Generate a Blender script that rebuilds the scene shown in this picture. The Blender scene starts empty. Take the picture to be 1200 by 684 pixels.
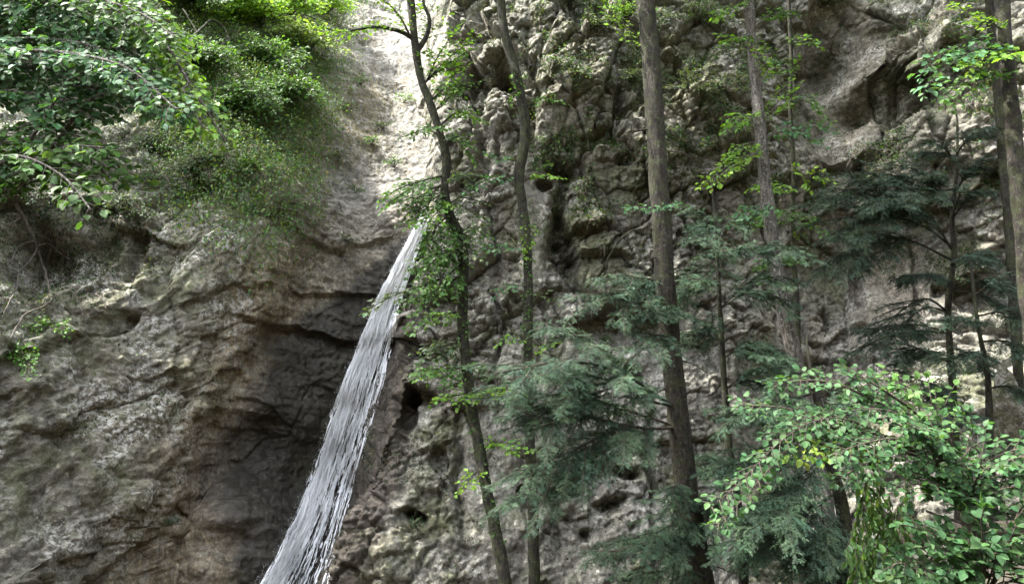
import bpy, math, random
import numpy as np
R = math.radians
rng = np.random.default_rng(7)
random.seed(7)
scene = bpy.context.scene
col = scene.collection

# ------------------------------------------------------------------ camera
F = 924.0; PITCH = R(13.0); CAM = np.array([0.0, 0.0, 1.6])
CP, SP = math.cos(PITCH), math.sin(PITCH)
cd = bpy.data.cameras.new('camera'); cam = bpy.data.objects.new('camera', cd); col.objects.link(cam)
cam.location = CAM; cam.rotation_euler = (R(90) + PITCH, 0, 0)
cd.sensor_width = 36; cd.lens = 36 * F / 1200; cd.clip_end = 1000; cd.clip_start = 0.05
scene.camera = cam

def at(px, py, Y):
    """point at depth Y (metres in front of the viewer) seen at photo coordinate px, py"""
    px = np.asarray(px, float); py = np.asarray(py, float); Y = np.asarray(Y, float)
    a = (px - 600) / F; b = (342 - py) / F
    dy = CP - b * SP; dz = SP + b * CP
    t = Y / dy
    return np.stack(np.broadcast_arrays(CAM[0] + a * t, Y, CAM[2] + dz * t), -1)

def proj(P):
    x, y, z = P[..., 0] - CAM[0], P[..., 1] - CAM[1], P[..., 2] - CAM[2]
    d = y * CP + z * SP; u = -y * SP + z * CP
    return 600 + F * x / d, 342 - F * u / d

# ------------------------------------------------------------------ noise
def _h(ix, iy, iz, s):
    h = (ix.astype(np.uint32) * np.uint32(0x8da6b343)) ^ (iy.astype(np.uint32) * np.uint32(0xd8163841)) ^ (iz.astype(np.uint32) * np.uint32(0xcb1ab31f)) ^ np.uint32((s * 0x9e3779b9) & 0xffffffff)
    h ^= h >> np.uint32(15); h *= np.uint32(0x2c1b3c6d); h ^= h >> np.uint32(12); h *= np.uint32(0x297a2d39); h ^= h >> np.uint32(15)
    return h
def hf(ix, iy, iz, s): return _h(ix, iy, iz, s).astype(np.float32) / np.float32(4294967296.0)

def vnoise(P, s=0):
    """smooth 3-D gradient noise in about -1..1"""
    P = np.asarray(P, np.float32)
    i = np.floor(P).astype(np.int64); f = P - i
    w = f * f * f * (f * (f * 6 - 15) + 10)
    out = 0
    for dx in (0, 1):
        wx = w[..., 0] if dx else 1 - w[..., 0]
        for dy in (0, 1):
            wy = w[..., 1] if dy else 1 - w[..., 1]
            for dz in (0, 1):
                wz = w[..., 2] if dz else 1 - w[..., 2]
                h = _h(i[..., 0] + dx, i[..., 1] + dy, i[..., 2] + dz, s)
                g0 = (h & np.uint32(1023)).astype(np.float32) / 511.5 - 1
                g1 = ((h >> np.uint32(10)) & np.uint32(1023)).astype(np.float32) / 511.5 - 1
                g2 = ((h >> np.uint32(20)) & np.uint32(1023)).astype(np.float32) / 511.5 - 1
                out = out + wx * wy * wz * (g0 * (f[..., 0] - dx) + g1 * (f[..., 1] - dy) + g2 * (f[..., 2] - dz))
    return out * 1.25

def fbm(P, o=4, s=0, gain=.5, lac=2.03):
    a, out = 1.0, 0
    for k in range(o):
        out = out + a * vnoise(P, s + k * 17); a *= gain; P = P * lac
    return out

def ridged(P, o=4, s=0):
    a, out = 1.0, 0
    for k in range(o):
        out = out + a * (1 - 2 * np.abs(vnoise(P, s + k * 13))); a *= .5; P = P * 2.1
    return out

def facets(P, s=0, tilt=1.0):
    """angular blocks: each cell of a Voronoi net is a plane of its own height and tilt. returns height, edge distance, cell random"""
    P = np.asarray(P, np.float32)
    i = np.floor(P).astype(np.int64)
    d1 = np.full(P.shape[:-1], 9., np.float32); d2 = d1.copy(); hgt = np.zeros_like(d1); rnd = np.zeros_like(d1)
    for dx in (-1, 0, 1):
        for dy in (-1, 0, 1):
            for dz in (-1, 0, 1):
                a, b, c = i[..., 0] + dx, i[..., 1] + dy, i[..., 2] + dz
                q = np.stack([P[..., 0] - a - hf(a, b, c, s), P[..., 1] - b - hf(a, b, c, s + 1), P[..., 2] - c - hf(a, b, c, s + 2)], -1)
                d = np.sqrt((q * q).sum(-1))
                near = d < d1
                d2 = np.where(near, d1, np.minimum(d2, d)); d1 = np.where(near, d, d1)
                r = hf(a, b, c, s + 3)
                hh = (r - .5) + tilt * ((hf(a, b, c, s + 4) - .5) * q[..., 0] + (hf(a, b, c, s + 5) - .5) * q[..., 2] - .35 * q[..., 2])
                hgt = np.where(near, hh, hgt); rnd = np.where(near, r, rnd)
    return hgt, d2 - d1, rnd

def sst(a, b, x):
    t = np.clip((x - a) / (b - a), 0, 1); return t * t * (3 - 2 * t)

def seg_dist(px, py, pts):
    """distance (photo units) to a polyline, signed side value and parameter"""
    best = np.full(px.shape, 1e9); par = np.zeros(px.shape); n = len(pts) - 1
    for k in range(n):
        (x0, y0), (x1, y1) = pts[k], pts[k + 1]
        vx, vy = x1 - x0, y1 - y0
        t = np.clip(((px - x0) * vx + (py - y0) * vy) / (vx * vx + vy * vy), 0, 1)
        d = np.hypot(px - x0 - t * vx, py - y0 - t * vy)
        m = d < best
        best = np.where(m, d, best); par = np.where(m, (k + t) / n, par)
    return best, par

def tps(ctrl, val, q):
    """thin-plate spline through scattered depth marks"""
    n = len(ctrl)
    def U(r2): return r2 * np.log(r2 + 1e-9)
    D = ((ctrl[:, None] - ctrl[None]) ** 2).sum(-1)
    A = np.zeros((n + 3, n + 3)); A[:n, :n] = U(D) + np.eye(n) * .15
    A[:n, n] = 1; A[:n, n + 1:] = ctrl; A[n, :n] = 1; A[n + 1:, :n] = ctrl.T
    w = np.linalg.solve(A, np.concatenate([val, [0, 0, 0]]))
    out = w[n] + q @ w[n + 1:]
    for k in range(n): out = out + w[k] * U(((q - ctrl[k]) ** 2).sum(-1))
    return out

# ------------------------------------------------------------------ mesh and object helpers
def link(name, me, parent=None):
    o = bpy.data.objects.new(name, me); col.objects.link(o)
    if parent is not None: o.parent = parent
    return o

def mesh_np(name, V, faces, mat, parent=None, colr=None, smooth=True, masks=None, uv=None):
    """V (n,3); faces: list of int arrays (m,k)"""
    me = bpy.data.meshes.new(name)
    V = np.ascontiguousarray(V, np.float32)
    faces = [np.asarray(f, np.int32) for f in faces if len(f)]
    loops = np.concatenate([f.ravel() for f in faces]); tot = np.concatenate([np.full(len(f), f.shape[1], np.int32) for f in faces])
    start = np.concatenate([[0], np.cumsum(tot)[:-1]]).astype(np.int32)
    me.vertices.add(len(V)); me.vertices.foreach_set('co', V.ravel())
    me.loops.add(len(loops)); me.loops.foreach_set('vertex_index', loops)
    me.polygons.add(len(tot)); me.polygons.foreach_set('loop_start', start); me.polygons.foreach_set('loop_total', tot)
    if smooth: me.polygons.foreach_set('use_smooth', np.ones(len(tot), bool))
    for nm, c in (('Col', colr), ('Mask', masks)):
        if c is None: continue
        a = me.color_attributes.new(nm, 'FLOAT_COLOR', 'POINT')
        cc = np.ones((len(V), 4), np.float32); cc[:, :3] = c
        a.data.foreach_set('color', cc.ravel())
    if uv is not None:
        l = me.uv_layers.new(name='UVMap'); l.data.foreach_set('uv', np.ascontiguousarray(uv[loops], np.float32).ravel())
    me.update(calc_edges=True)
    if mat: me.materials.append(mat)
    return link(name, me, parent)

def tag(o, label, cat, group=None, kind=None):
    o['label'] = label
    if cat: o['category'] = cat
    if group: o['group'] = group
    if kind: o['kind'] = kind
    return o

def empty(name, loc, label, cat, group=None):
    o = bpy.data.objects.new(name, None); col.objects.link(o); o.location = loc; o.empty_display_size = .2
    return tag(o, label, cat, group)

class Soup:
    """collects vertex and face arrays that become ONE mesh"""
    def __init__(s): s.V = []; s.F3 = []; s.F4 = []; s.C = []; s.n = 0
    def add(s, V, f3=None, f4=None, c=None):
        V = np.asarray(V, float)
        if f3 is not None and len(f3): s.F3.append(np.asarray(f3) + s.n)
        if f4 is not None and len(f4): s.F4.append(np.asarray(f4) + s.n)
        s.V.append(V); s.C.append(np.broadcast_to(np.asarray(c if c is not None else (1, 1, 1), float), V.shape)); s.n += len(V)
    def build(s, name, mat, parent=None, smooth=True, off=None):
        if not s.n: return None
        V = np.concatenate(s.V)
        if off is not None: V = V - np.asarray(off)
        F = []
        if s.F3: F.append(np.concatenate(s.F3))
        if s.F4: F.append(np.concatenate(s.F4))
        return mesh_np(name, V, F, mat, parent, np.concatenate(s.C), smooth)

def nrm(v): return v / (np.linalg.norm(v, axis=-1, keepdims=True) + 1e-9)

def curve(pts, step=.08):
    """Catmull-Rom through points (any width of columns), resampled"""
    p = np.asarray(pts, float)
    if len(p) == 2:
        n = max(2, int(np.linalg.norm(p[1, :3] - p[0, :3]) / step) + 1)
        return p[0] + np.linspace(0, 1, n)[:, None] * (p[1] - p[0])
    q = np.vstack([2 * p[0] - p[1], p, 2 * p[-1] - p[-2]]); out = []
    for i in range(1, len(q) - 2):
        n = max(2, int(np.linalg.norm(q[i + 1, :3] - q[i, :3]) / step) + 1)
        t = np.linspace(0, 1, n, endpoint=False)[:, None]
        out.append(.5 * (2 * q[i] + (q[i + 1] - q[i - 1]) * t + (2 * q[i - 1] - 5 * q[i] + 4 * q[i + 1] - q[i + 2]) * t * t + (3 * q[i] - q[i - 1] - 3 * q[i + 1] + q[i + 2]) * t ** 3))
    return np.vstack(out + [p[-1:]])

def tube(soup, path, rad, seg=8, c=(1, 1, 1), rough=0.0, seed=0, cap=True):
    path = np.asarray(path, float); n = len(path)
    rad = np.broadcast_to(np.asarray(rad, float), (n,))
    T = nrm(np.gradient(path, axis=0))
    up = np.array([0, -1., 0]) if abs(T[0][1]) < .8 else np.array([1., 0, 0])
    X = np.zeros_like(T)
    for k in range(n):
        x = up - T[k] * (up @ T[k]); x /= np.linalg.norm(x) + 1e-9; X[k] = x; up = x
    Yv = np.cross(T, X)
    a = np.linspace(0, 2 * np.pi, seg, endpoint=False)
    ring = path[:, None] + rad[:, None, None] * (np.cos(a)[None, :, None] * X[:, None] + np.sin(a)[None, :, None] * Yv[:, None])
    if rough:
        m = (1 + rough * (1.0 * fbm(ring * np.array([5, 5, 2.]), 2, seed) + .6 * fbm(ring * np.array([22, 22, 7.]), 2, seed + 5)))
        ring = path[:, None] + (ring - path[:, None]) * m[..., None]
    V = ring.reshape(-1, 3)
    i = np.arange(n - 1)[:, None] * seg; j = np.arange(seg)[None]; k = (j + 1) % seg
    f4 = np.stack([i + j, i + k, i + seg + k, i + seg + j], -1).reshape(-1, 4)
    f3 = []
    if cap:
        V = np.vstack([V, path[-1] + T[-1] * rad[-1], path[0]])
        b = (n - 1) * seg; m_ = n * seg
        f3 = [[b + q, b + (q + 1) % seg, m_] for q in range(seg)] + [[(q + 1) % seg, q, m_ + 1] for q in range(seg)]
    soup.add(V, f3, f4, c)

# ------------------------------------------------------------------ node helpers
def new_mat(name):
    m = bpy.data.materials.new(name); m.use_nodes = True
    nt = m.node_tree; nt.nodes.clear()
    out = nt.nodes.new('ShaderNodeOutputMaterial')
    return m, nt, out
def nd(nt, t, **k):
    n = nt.nodes.new(t)
    for a, v in k.items():
        if a.startswith('i_'):
            key = a[2:]
            n.inputs[int(key) if key.isdigit() else key.replace('_', ' ')].default_value = v
        else: setattr(n, a, v)
    return n
def ramp(nt, src, stops):
    r = nt.nodes.new('ShaderNodeValToRGB'); e = r.color_ramp.elements
    e[0].position, e[1].position = stops[0][0], stops[-1][0]
    for (p, c) in stops[1:-1]: e.new(p)
    for el, (p, c) in zip(e, stops):
        el.position = p; el.color = (c, c, c, 1) if np.isscalar(c) else (*c, 1)
    nt.links.new(src, r.inputs[0]); return r
def mixc(nt, fac, a, b, mode='MIX'):
    m = nt.nodes.new('ShaderNodeMix'); m.data_type = 'RGBA'; m.blend_type = mode; m.clamp_factor = True
    for sock, v in ((m.inputs[0], fac), (m.inputs[6], a), (m.inputs[7], b)):
        if hasattr(v, 'is_linked'): nt.links.new(v, sock)
        else: sock.default_value = v if np.isscalar(v) else (*v, 1)
    return m.outputs[2]
def mth(nt, op, a, b=None, clamp=False):
    m = nt.nodes.new('ShaderNodeMath'); m.operation = op; m.use_clamp = clamp
    for k, v in enumerate((a, b)):
        if v is None: continue
        if hasattr(v, 'is_linked'): nt.links.new(v, m.inputs[k])
        else: m.inputs[k].default_value = v
    return m.outputs[0]
# ------------------------------------------------------------------ the cliff
def lines(a, b, step): return np.arange(a, b, step)
gx = np.concatenate([lines(-20, -12.2, .1), lines(-12.2, 9.6, .023), lines(9.6, 15, .09)])
gz = np.concatenate([lines(-1.6, -.6, .06), lines(-.6, 12.0, .023), lines(12.0, 21, .07)])
GX, GZ = np.meshgrid(gx, gz)
NZ, NX = GX.shape

L_MARKS = [(0,450,12.9),(50,684,12.4),(100,300,14.6),(0,200,14.5),(100,0,15.0),(0,0,13.8),
  (330,220,14.0),(268,400,13.8),(232,540,13.6),(185,684,12.9),
  (300,450,13.6),(290,600,13.1),(260,684,12.6),(380,330,14.6),(400,450,15.0),(340,560,14.4),(330,684,13.6),(450,300,15.2),(430,420,15.3),
  (380,600,14.8),(300,260,13.9),(400,260,15.2),(490,256,15.7),(230,30,17.0),(300,100,16.0),(250,170,14.4),(350,30,18.6),(350,170,15.5),(390,120,17.2),
  (420,20,21.5),(470,60,20.3),(430,130,18.6),(500,180,17.1),(400,210,16.0),(480,230,15.9),(520,100,18.8),
  (560,300,16.6),(520,450,16.2),(600,0,22.5),(500,684,15.2),(700,300,17),(700,100,20),(0,-150,19),(130,-150,21),(250,-200,24),(450,-150,25),(650,-200,26),
  (-150,300,12.5),(-150,600,11.6),(-150,0,13.5)]
S_MARKS = [(0,200,11.6),(0,330,10.8),(0,420,10.3),(0,600,9.9),(100,250,12.3),(100,450,11.2),(50,684,10.0),(200,330,12.6),(180,480,11.9),(120,620,11.0),(90,690,10.4),(300,300,13.4),(250,420,12.9),(200,570,12.2),(160,640,11.6),
  (330,200,15.2),(200,180,14.2),(100,120,14.0),(0,120,13.0),(0,0,14.3),(200,0,17.5),(350,0,20),(-150,300,9.8),(-150,600,8.8),(-150,0,12.5),(100,-150,21)]
B_MARKS = [(540,20,15.4),(535,250,14.3),(520,400,13.6),(500,600,12.8),(470,684,12.3),(600,20,14.8),(600,200,14.1),(600,400,13.5),(600,684,12.6),
  (700,0,14.8),(700,150,14.0),(650,300,14.0),(720,400,13.8),(700,550,13.3),(720,684,12.7),(800,0,14.8),(800,200,14.0),(800,450,13.6),(800,684,12.8),
  (880,100,14.6),(900,300,14.5),(900,600,13.6),(930,60,15.4),(980,100,15.9),(1010,150,15.7),(1000,10,15.2),
  (1040,60,13.9),(1090,60,13.5),(1060,130,14.0),(1150,50,13.3),(1200,50,12.9),(1100,220,13.6),(1190,220,13.0),(1040,300,14.7),(1050,400,14.3),
  (1150,400,13.3),(1200,500,12.6),(1000,600,13.4),(1100,684,12.6),(1200,684,11.9),(400,200,15.5),(400,684,12.5),
  (600,-150,18),(800,-170,18.5),(1000,-150,18.5),(1200,-150,17),(1350,100,12),(1350,500,11.4)]
def field(M):
    P = np.array([at(a, b, c) for a, b, c in M]); return P[:, [0, 2]], P[:, 1]
Q = np.stack([GX, GZ], -1)
cl, vl = field(L_MARKS); cb, vb = field(B_MARKS)
cs, vs = field(S_MARKS)
YL = tps(cl, vl, Q); YB = tps(cb, vb, Q); YS = tps(cs, vs, Q)
# the left wall is a steep slab whose free edge runs down to the left in front of the basin
sedge = [(390,60),(352,190),(318,260),(292,330),(262,400),(228,490),(196,570),(158,645),(112,730),(70,800)]
EPs = np.array([at(a, b, 12.6) for a, b in sedge])
xs_ = np.interp(GZ[:, 0], EPs[::-1, 2], EPs[::-1, 0])[:, None] + .22 * fbm(np.stack([GZ * 0 + 7, GZ * .8, GZ * 0 + 4], -1), 4, 8)
bs = np.maximum(0, GX - xs_)
YS = np.clip(YS, 7.5, 34) + 1.3 * bs + .5 * np.sqrt(bs)
hs_ = np.clip(.5 + .5 * (YS - YL) / .25, 0, 1); YL = YS * (1 - hs_) + YL * hs_ - .25 * hs_ * (1 - hs_)
YL = np.clip(YL, 7.5, 34); YB = np.clip(YB, 9.5, 30)
W3 = np.stack([GX, GZ * 0 + 3.3, GZ], -1)
# the buttress ends on the left in a steep flank that runs down beside the fall
edge = [(548,-150),(540,-60),(534,0),(528,120),(524,230),(512,300),(494,360),(484,420),(474,480),(452,560),(425,640),(396,720),(350,800)]
EP = np.array([at(a, b, 14.6) for a, b in edge])
xb = np.interp(GZ[:, 0], EP[::-1, 2], EP[::-1, 0])[:, None] + .16 * fbm(np.stack([GZ * 0, GZ * .9, GZ * 0 + 1], -1), 4, 5)
back = np.maximum(0, xb - GX)
YBw = YB + 1.9 * back + .7 * np.sqrt(back)
flank = sst(-.05, .25, back)
k = .18
h = np.clip(.5 + .5 * (YBw - YL) / k, 0, 1)
Y = YBw * (1 - h) + YL * h - k * h * (1 - h)
isB = 1 - sst(-.25, .25, YBw - YL)            # 1 on the buttress
P0 = np.stack([GX, Y, GZ], -1)
U, Vv = proj(P0)

# sheer features traced once: ledges, cracks, hollows
def warp(px, py, a=10, f=.02, s=3):
    q = np.stack([px * f, py * f, px * 0], -1); return px + a * fbm(q, 3, s), py + a * fbm(q, 3, s + 50)
Uw, Vw = warp(U, Vv, 9, .022, 3)
d = np.zeros_like(Y)                           # + = recessed
def ledge(pts, depth, fall, fade=25, lift=.35):
    """rock above the line juts out over the rock below it"""
    global d
    xs = np.array([p[0] for p in pts], float); ys = np.array([p[1] for p in pts], float)
    s = Vw - np.interp(Uw, xs, ys)
    m = sst(xs[0] - fade, xs[0] + fade, Uw) * (1 - sst(xs[-1] - fade, xs[-1] + fade, Uw))
    d += depth * m * np.where(s > 0, sst(0, 3.5, s) * np.exp(-np.maximum(s, 0) / fall), 0)
    d -= depth * lift * m * np.where(s <= 0, np.exp(np.minimum(s, 0) / (fall * .7)), np.exp(-s * .6))
def hollow(cx, cy, rx, ry, depth, ang=0, sharp=.5):
    global d
    ca, sa = math.cos(R(ang)), math.sin(R(ang))
    u = ((Uw - cx) * ca + (Vw - cy) * sa) / rx; v = (-(Uw - cx) * sa + (Vw - cy) * ca) / ry
    d += depth * (1 - sst(sharp, 1.15, np.sqrt(u * u + v * v)))
def crack(pts, depth, w):
    global d
    dist, t = seg_dist(Uw, Vw, pts)
    d += depth * np.exp(-(dist / w) ** 2) * (np.sin(np.pi * np.clip(t, .02, .98)) ** .5)
# left basin: tufa shelves
ledge([(285,368),(320,378),(370,385),(425,402),(455,398)], .24, 26)
ledge([(300,330),(350,340),(400,336),(450,344)], .18, 18)
ledge([(330,268),(400,292),(470,268)], .16, 20)
ledge([(262,462),(300,462),(352,500)], .12, 30)
hollow(290,520,58,44,.42,-20,.1)
hollow(335,440,62,40,.30,20,.1)
hollow(199,600,14,12,.20,0,.3)
ledge([(185,602),(200,588),(214,600)], .16, 9, 6)
hollow(260,640,40,26,.25,-10,.2)
crack([(330,240),(290,330),(245,420),(205,500),(165,580),(110,690)], .12, 9)
crack([(120,590),(108,640),(80,690)], .25, 8)
crack([(60,690),(40,600),(70,520),(110,440)], .14, 7)
ledge([(120,250),(165,262),(215,290)], .3, 22)
hollow(150,290,17,42,.5,8,.3)
hollow(125,372,34,14,.36,-15,.3)
hollow(20,300,50,60,.95,10,.2)
hollow(92,292,58,40,.6,-25,.2)
ledge([(-40,236),(40,232),(100,226),(150,236)], .35, 40)
hollow(70,200,40,26,.45,-20,.2)
hollow(30,370,40,20,.3,0,.2)
ledge([(0,415),(60,400),(120,380),(165,352)], .24, 24)
# edge of the buttress by the fall
hollow(476,478,15,36,.75,6,.5)
hollow(495,462,28,14,.5,10,.4)
hollow(486,612,20,14,.55,20,.4)
hollow(515,540,10,18,.3,0,.4)
ledge([(470,440),(500,452),(530,470),(560,474)], .28, 22, 10)
ledge([(545,60),(570,85),(590,66),(630,100)], .4, 30, 14)
hollow(590,72,24,16,.5,10,.3)
hollow(600,95,22,26,.35,0,.3)
# centre: jutting block with an overhang
hollow(662,288,15,52,.6,-14,.4)
ledge([(648,272),(680,262),(716,258)], .38, 16, 8)
ledge([(660,290),(690,300),(722,292),(742,300)], .35, 16, 8)
ledge([(672,372),(700,360),(740,356),(800,366)], .42, 34, 8)
hollow(738,385,52,26,.45,8,.5)
hollow(740,431,24,11,.4,10,.4)
hollow(760,300,26,40,.2,0,.3)
crack([(668,322),(688,345),(700,372)], .4, 7)
hollow(611,572,11,7,.5,0,.3); hollow(645,579,12,6,.3,10,.3); hollow(673,573,9,8,.45,0,.3)
hollow(700,548,18,13,.55,25,.3); hollow(715,592,26,14,.3,-10,.3); hollow(735,552,16,12,.5,0,.4)
hollow(690,628,10,7,.2,0,.3)
hollow(653,395,8,6,.25); hollow(665,195,28,14,.5,10,.4); hollow(735,185,14,8,.4,0,.4); hollow(640,213,12,9,.4)
hollow(860,180,12,10,.5,0,.4); hollow(778,195,20,9,.35,0,.4); hollow(688,10,28,26,.5,20,.3)
crack([(560,0),(556,80),(566,160),(556,260)], .3, 7)
crack([(670,180),(655,240),(650,300)], .35, 7)
crack([(725,60),(730,110),(720,170)], .3, 6)
for ck_ in ([(620,20),(628,100),(622,180)], [(800,200),(806,300),(798,380)], [(850,180),(846,260),(852,330)], [(700,420),(706,500),(700,560)], [(580,300),(587,400),(578,500)],
            [(905,200),(912,300),(905,400)], [(540,480),(536,560),(545,650)], [(650,480),(656,560),(648,660)], [(760,440),(768,540),(760,640)], [(1075,240),(1080,330),(1072,420)]): crack(ck_, .26, 4.5)
# right: smooth niche, dark overhanging boss
hollow(978,95,52,104,.35,0,.7)
crack([(925,0),(932,60),(945,120),(985,185)], .35, 7)
ledge([(1022,62),(1040,76),(1062,84),(1084,70)], .45, 30, 10, .4)
crack([(1030,40),(1036,110),(1040,170)], .4, 6)
hollow(1060,125,30,46,.45,5,.1)
crack([(1080,0),(1094,40),(1088,90),(1100,140)], .4, 6)
hollow(1114,150,24,30,.3,0,.4)
ledge([(970,176),(1000,186),(1030,182)], .4, 14, 8)
ledge([(1060,232),(1100,240),(1150,236)], .3, 20, 10)
ledge([(1100,330),(1150,318),(1210,322)], .6, 34, 10)
ledge([(1080,180),(1120,190),(1180,186)], .3, 22, 10)
hollow(1165,345,42,28,.5,0,.4); hollow(1010,330,12,34,.3,0,.4)
hollow(975,370,8,14,.4,0,.4); hollow(1190,140,30,40,.35)
hollow(1050,330,52,80,.18,0,.6)

# how rough each stretch of rock is
basin = (1 - isB) * sst(250, 330, Vv + .35 * (U - 300)) * sst(-40, 60, U - (330 - (Vv - 240) * .42) + 30)
left = (1 - isB) * (1 - sst(-40, 60, U - (330 - (Vv - 240) * .42) + 10))
niche = isB * (1 - sst(.75, 1.2, np.sqrt(((Uw - 980) / 55) ** 2 + ((Vw - 85) / 112) ** 2)))
smoothR = isB * (1 - sst(.7, 1.2, np.sqrt(((Uw - 1050) / 52) ** 2 + ((Vw - 330) / 82) ** 2)))
smoothM = isB * np.maximum(np.maximum(1 - sst(8, 26, np.abs(Uw - (628 - (Vw - 250) * .05)) + 60 * (1 - sst(150, 210, Vw)) + 60 * sst(330, 380, Vw)), 1 - sst(.7, 1.2, np.hypot((Uw - 720) / 60, (Vw - 405) / 28))), .8 * (1 - sst(20, 50, np.abs(Uw - (570 + (Vw - 500) * .12)) + 70 * (1 - sst(470, 520, Vw)))))
gully = (1 - isB) * sst(370, 420, U) * (1 - sst(225, 290, Vv))
rough = 1.0 - .45 * basin - .2 * left - .55 * niche - .5 * smoothR - .45 * smoothM - .35 * gully
P1 = P0.copy(); P1[..., 1] += d
q = P1 + .10 * np.stack([fbm(P1 * .9, 3, 11), fbm(P1 * .9, 3, 12), fbm(P1 * .9, 3, 13)], -1)
big = fbm(P1 * .42, 3, 21)
# bedding dips to the right on the left wall, lies flat in the basin and is broken up on the buttress
dip = .12 * basin - .10 * isB
qs = q.copy(); qs[..., 2] = q[..., 2] + dip * q[..., 0]
def fac(sc, an, s, tilt=1.0):
    a = qs * sc; a[..., 2] *= an; return facets(a, s, tilt)
f1, e1, r1 = fac(.80, .75, 31)
f2, e2, r2 = fac(2.0, .95, 41)
f3, e3, r3 = fac(5.0, 1.35, 51)
f4, e4, r4 = fac(11., 1.3, 61)
rd = ridged(q * 2.6, 4, 71)
pit = fbm(q * 6.0, 3, 81)
strat = fbm(np.stack([qs[..., 0] * .5, qs[..., 1] * .5, qs[..., 2] * 5.0], -1), 3, 91)
sl = fbm(np.stack([(.9 * q[..., 0] - .43 * q[..., 2]) * 4.2, q[..., 1] * .6, (.43 * q[..., 0] + .9 * q[..., 2]) * .55], -1), 4, 93)
karst = ridged(q * 3.3, 5, 141)
fine = fbm(q * 16, 2, 95)
slab = .30 + .85 * sst(-.25, .35, fbm(q * .75, 3, 131))          # rubble in some stretches, plain slab in others
cr_base = None
ck = np.exp(-(e1 / .05) ** 2) * .12 + np.exp(-(e2 / .07) ** 2) * .06 + np.exp(-(e3 / .1) ** 2) * .025
cr = isB * (1 - .85 * np.clip(niche + smoothR + smoothM, 0, 1)) + .42 * left + .22 * basin + .12 * gully * (1 - isB)
crust = fbm(q * 5.2, 5, 111, .6)
crumb = np.abs(fbm(q * 9.0, 3, 121))
cr = np.maximum(cr * (1 - .30 * isB * sst(380, 480, Vv)), .12)
out = .28 * big + cr * (1 - .75 * flank * isB) * (.37 * f1 + slab * (.27 * f2 + .10 * f3 + .05 * f4) - ck) - rough * (.022 * np.abs(rd) + .05 * np.maximum(0, pit - .2) * 1.6) \
    + (.010 + .05 * basin) * strat + .085 * left * sl + rough * (.014 * crust + .024 * (.3 + slab) * karst + .020 * fine) + .02 * fbm(q * 3, 3, 97)
gn = np.stack([-np.gradient(Y, gx, axis=1), np.ones_like(Y), -np.gradient(Y, gz, axis=0)], -1)
gn[..., 0] = np.clip(gn[..., 0], -1.6, 1.6); gn[..., 2] = np.clip(gn[..., 2], -1.2, 1.2)
gn = nrm(gn)
P2 = P1 - gn * out[..., None]
lat = .022 * (rough ** .5)[..., None] * np.stack([fbm(q * 3.2, 3, 101), 0 * big, fbm(q * 3.2, 3, 103)], -1)
P2 = P2 + lat + .02 * (cr * f2)[..., None] * np.array([0, 0, -1.])
U2, V2 = proj(P2)

# ---- what the rock is made of (stains, lichen, moss and wet have shapes of their own)
n1 = fbm(q * .8, 4, 201); n2 = fbm(q * 2.3, 4, 211); n3 = fbm(q * 7, 3, 221); n4 = fbm(q * 20, 2, 231)
def C(*a): return np.array(a, float)
def lay(c, m, colr): return c + np.clip(m, 0, 1)[..., None] * (np.asarray(colr) - c)
base = np.zeros(Y.shape + (3,)) + C(.345, .325, .285)
base = lay(base, sst(-.5, .6, n1) * .75, C(.28, .27, .24))
base = lay(base, sst(.05, .5, n2 + .3 * n3) * .6 * isB, C(.42, .39, .345))
base = lay(base, sst(.1, .55, fbm(q * 1.1, 3, 241)) * .35 * isB, C(.29, .235, .17))
wob = 26 * n1 + 14 * n2
ochre = basin * (1 - sst(300, 420, U + .25 * (Vv - 400) + wob)) * sst(230, 300, Vv + wob)
base = lay(base, basin * .7, C(.34, .305, .26))
base = lay(base, ochre * (.55 + .5 * n2), C(.40, .30, .19))
base = lay(base, basin * sst(.0, .45, n2 + .5 * n3) * .55, C(.50, .47, .42))
rust = np.exp(-((U - 130) / 45) ** 2 - ((Vv - 470) / 70) ** 2) + np.exp(-((U - 240) / 40) ** 2 - ((Vv - 560) / 60) ** 2)
base = lay(base, rust * (1 - isB) * (.55 + .6 * n2), C(.34, .26, .21))
base = lay(base, left * .6 * sst(-.3, .4, n2), C(.33, .31, .27))
base = lay(base, gully * .9, C(.42, .395, .37)); base = lay(base, gully * sst(.1, .5, n2) * .6, C(.40, .33, .26))
upper = (1 - isB) * sst(330, 380, U) * sst(180, 230, Vv) * (1 - sst(290, 350, Vv + wob))
base = lay(base, upper * .7, C(.37, .34, .325))
# wet dark rock along the fall
fx = np.interp(Vv, [200, 255, 300, 350, 400, 450, 500, 550, 600, 650, 684, 800], [505, 497, 477, 457, 442, 426, 412, 397, 381, 362, 344, 280])
dl = fx - U + .8 * wob
wl = np.interp(Vv, [240, 290, 330, 400, 460, 540, 620, 684, 800], [6, 26, 60, 110, 130, 150, 120, 80, 60])
wet = (1 - isB) * sst(235, 300, Vv) * (1 - sst(wl * .75, wl * 1.25, dl)) * sst(-75, -30, dl + 0 * U)
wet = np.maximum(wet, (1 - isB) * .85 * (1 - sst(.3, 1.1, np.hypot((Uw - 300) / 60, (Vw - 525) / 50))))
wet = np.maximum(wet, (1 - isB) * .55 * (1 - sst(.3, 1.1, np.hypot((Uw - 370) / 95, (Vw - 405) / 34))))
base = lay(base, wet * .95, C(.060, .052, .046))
base = lay(base, wet * sst(.15, .5, n2 + .4 * n3) * .45, C(.15, .13, .115))
brown = isB * (1 - sst(-6, 14, U - np.interp(Vv, [300, 360, 420, 480, 560, 640, 720], [500, 488, 478, 480, 468, 436, 392]) + .25 * wob)) * sst(340, 400, Vv)
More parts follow.
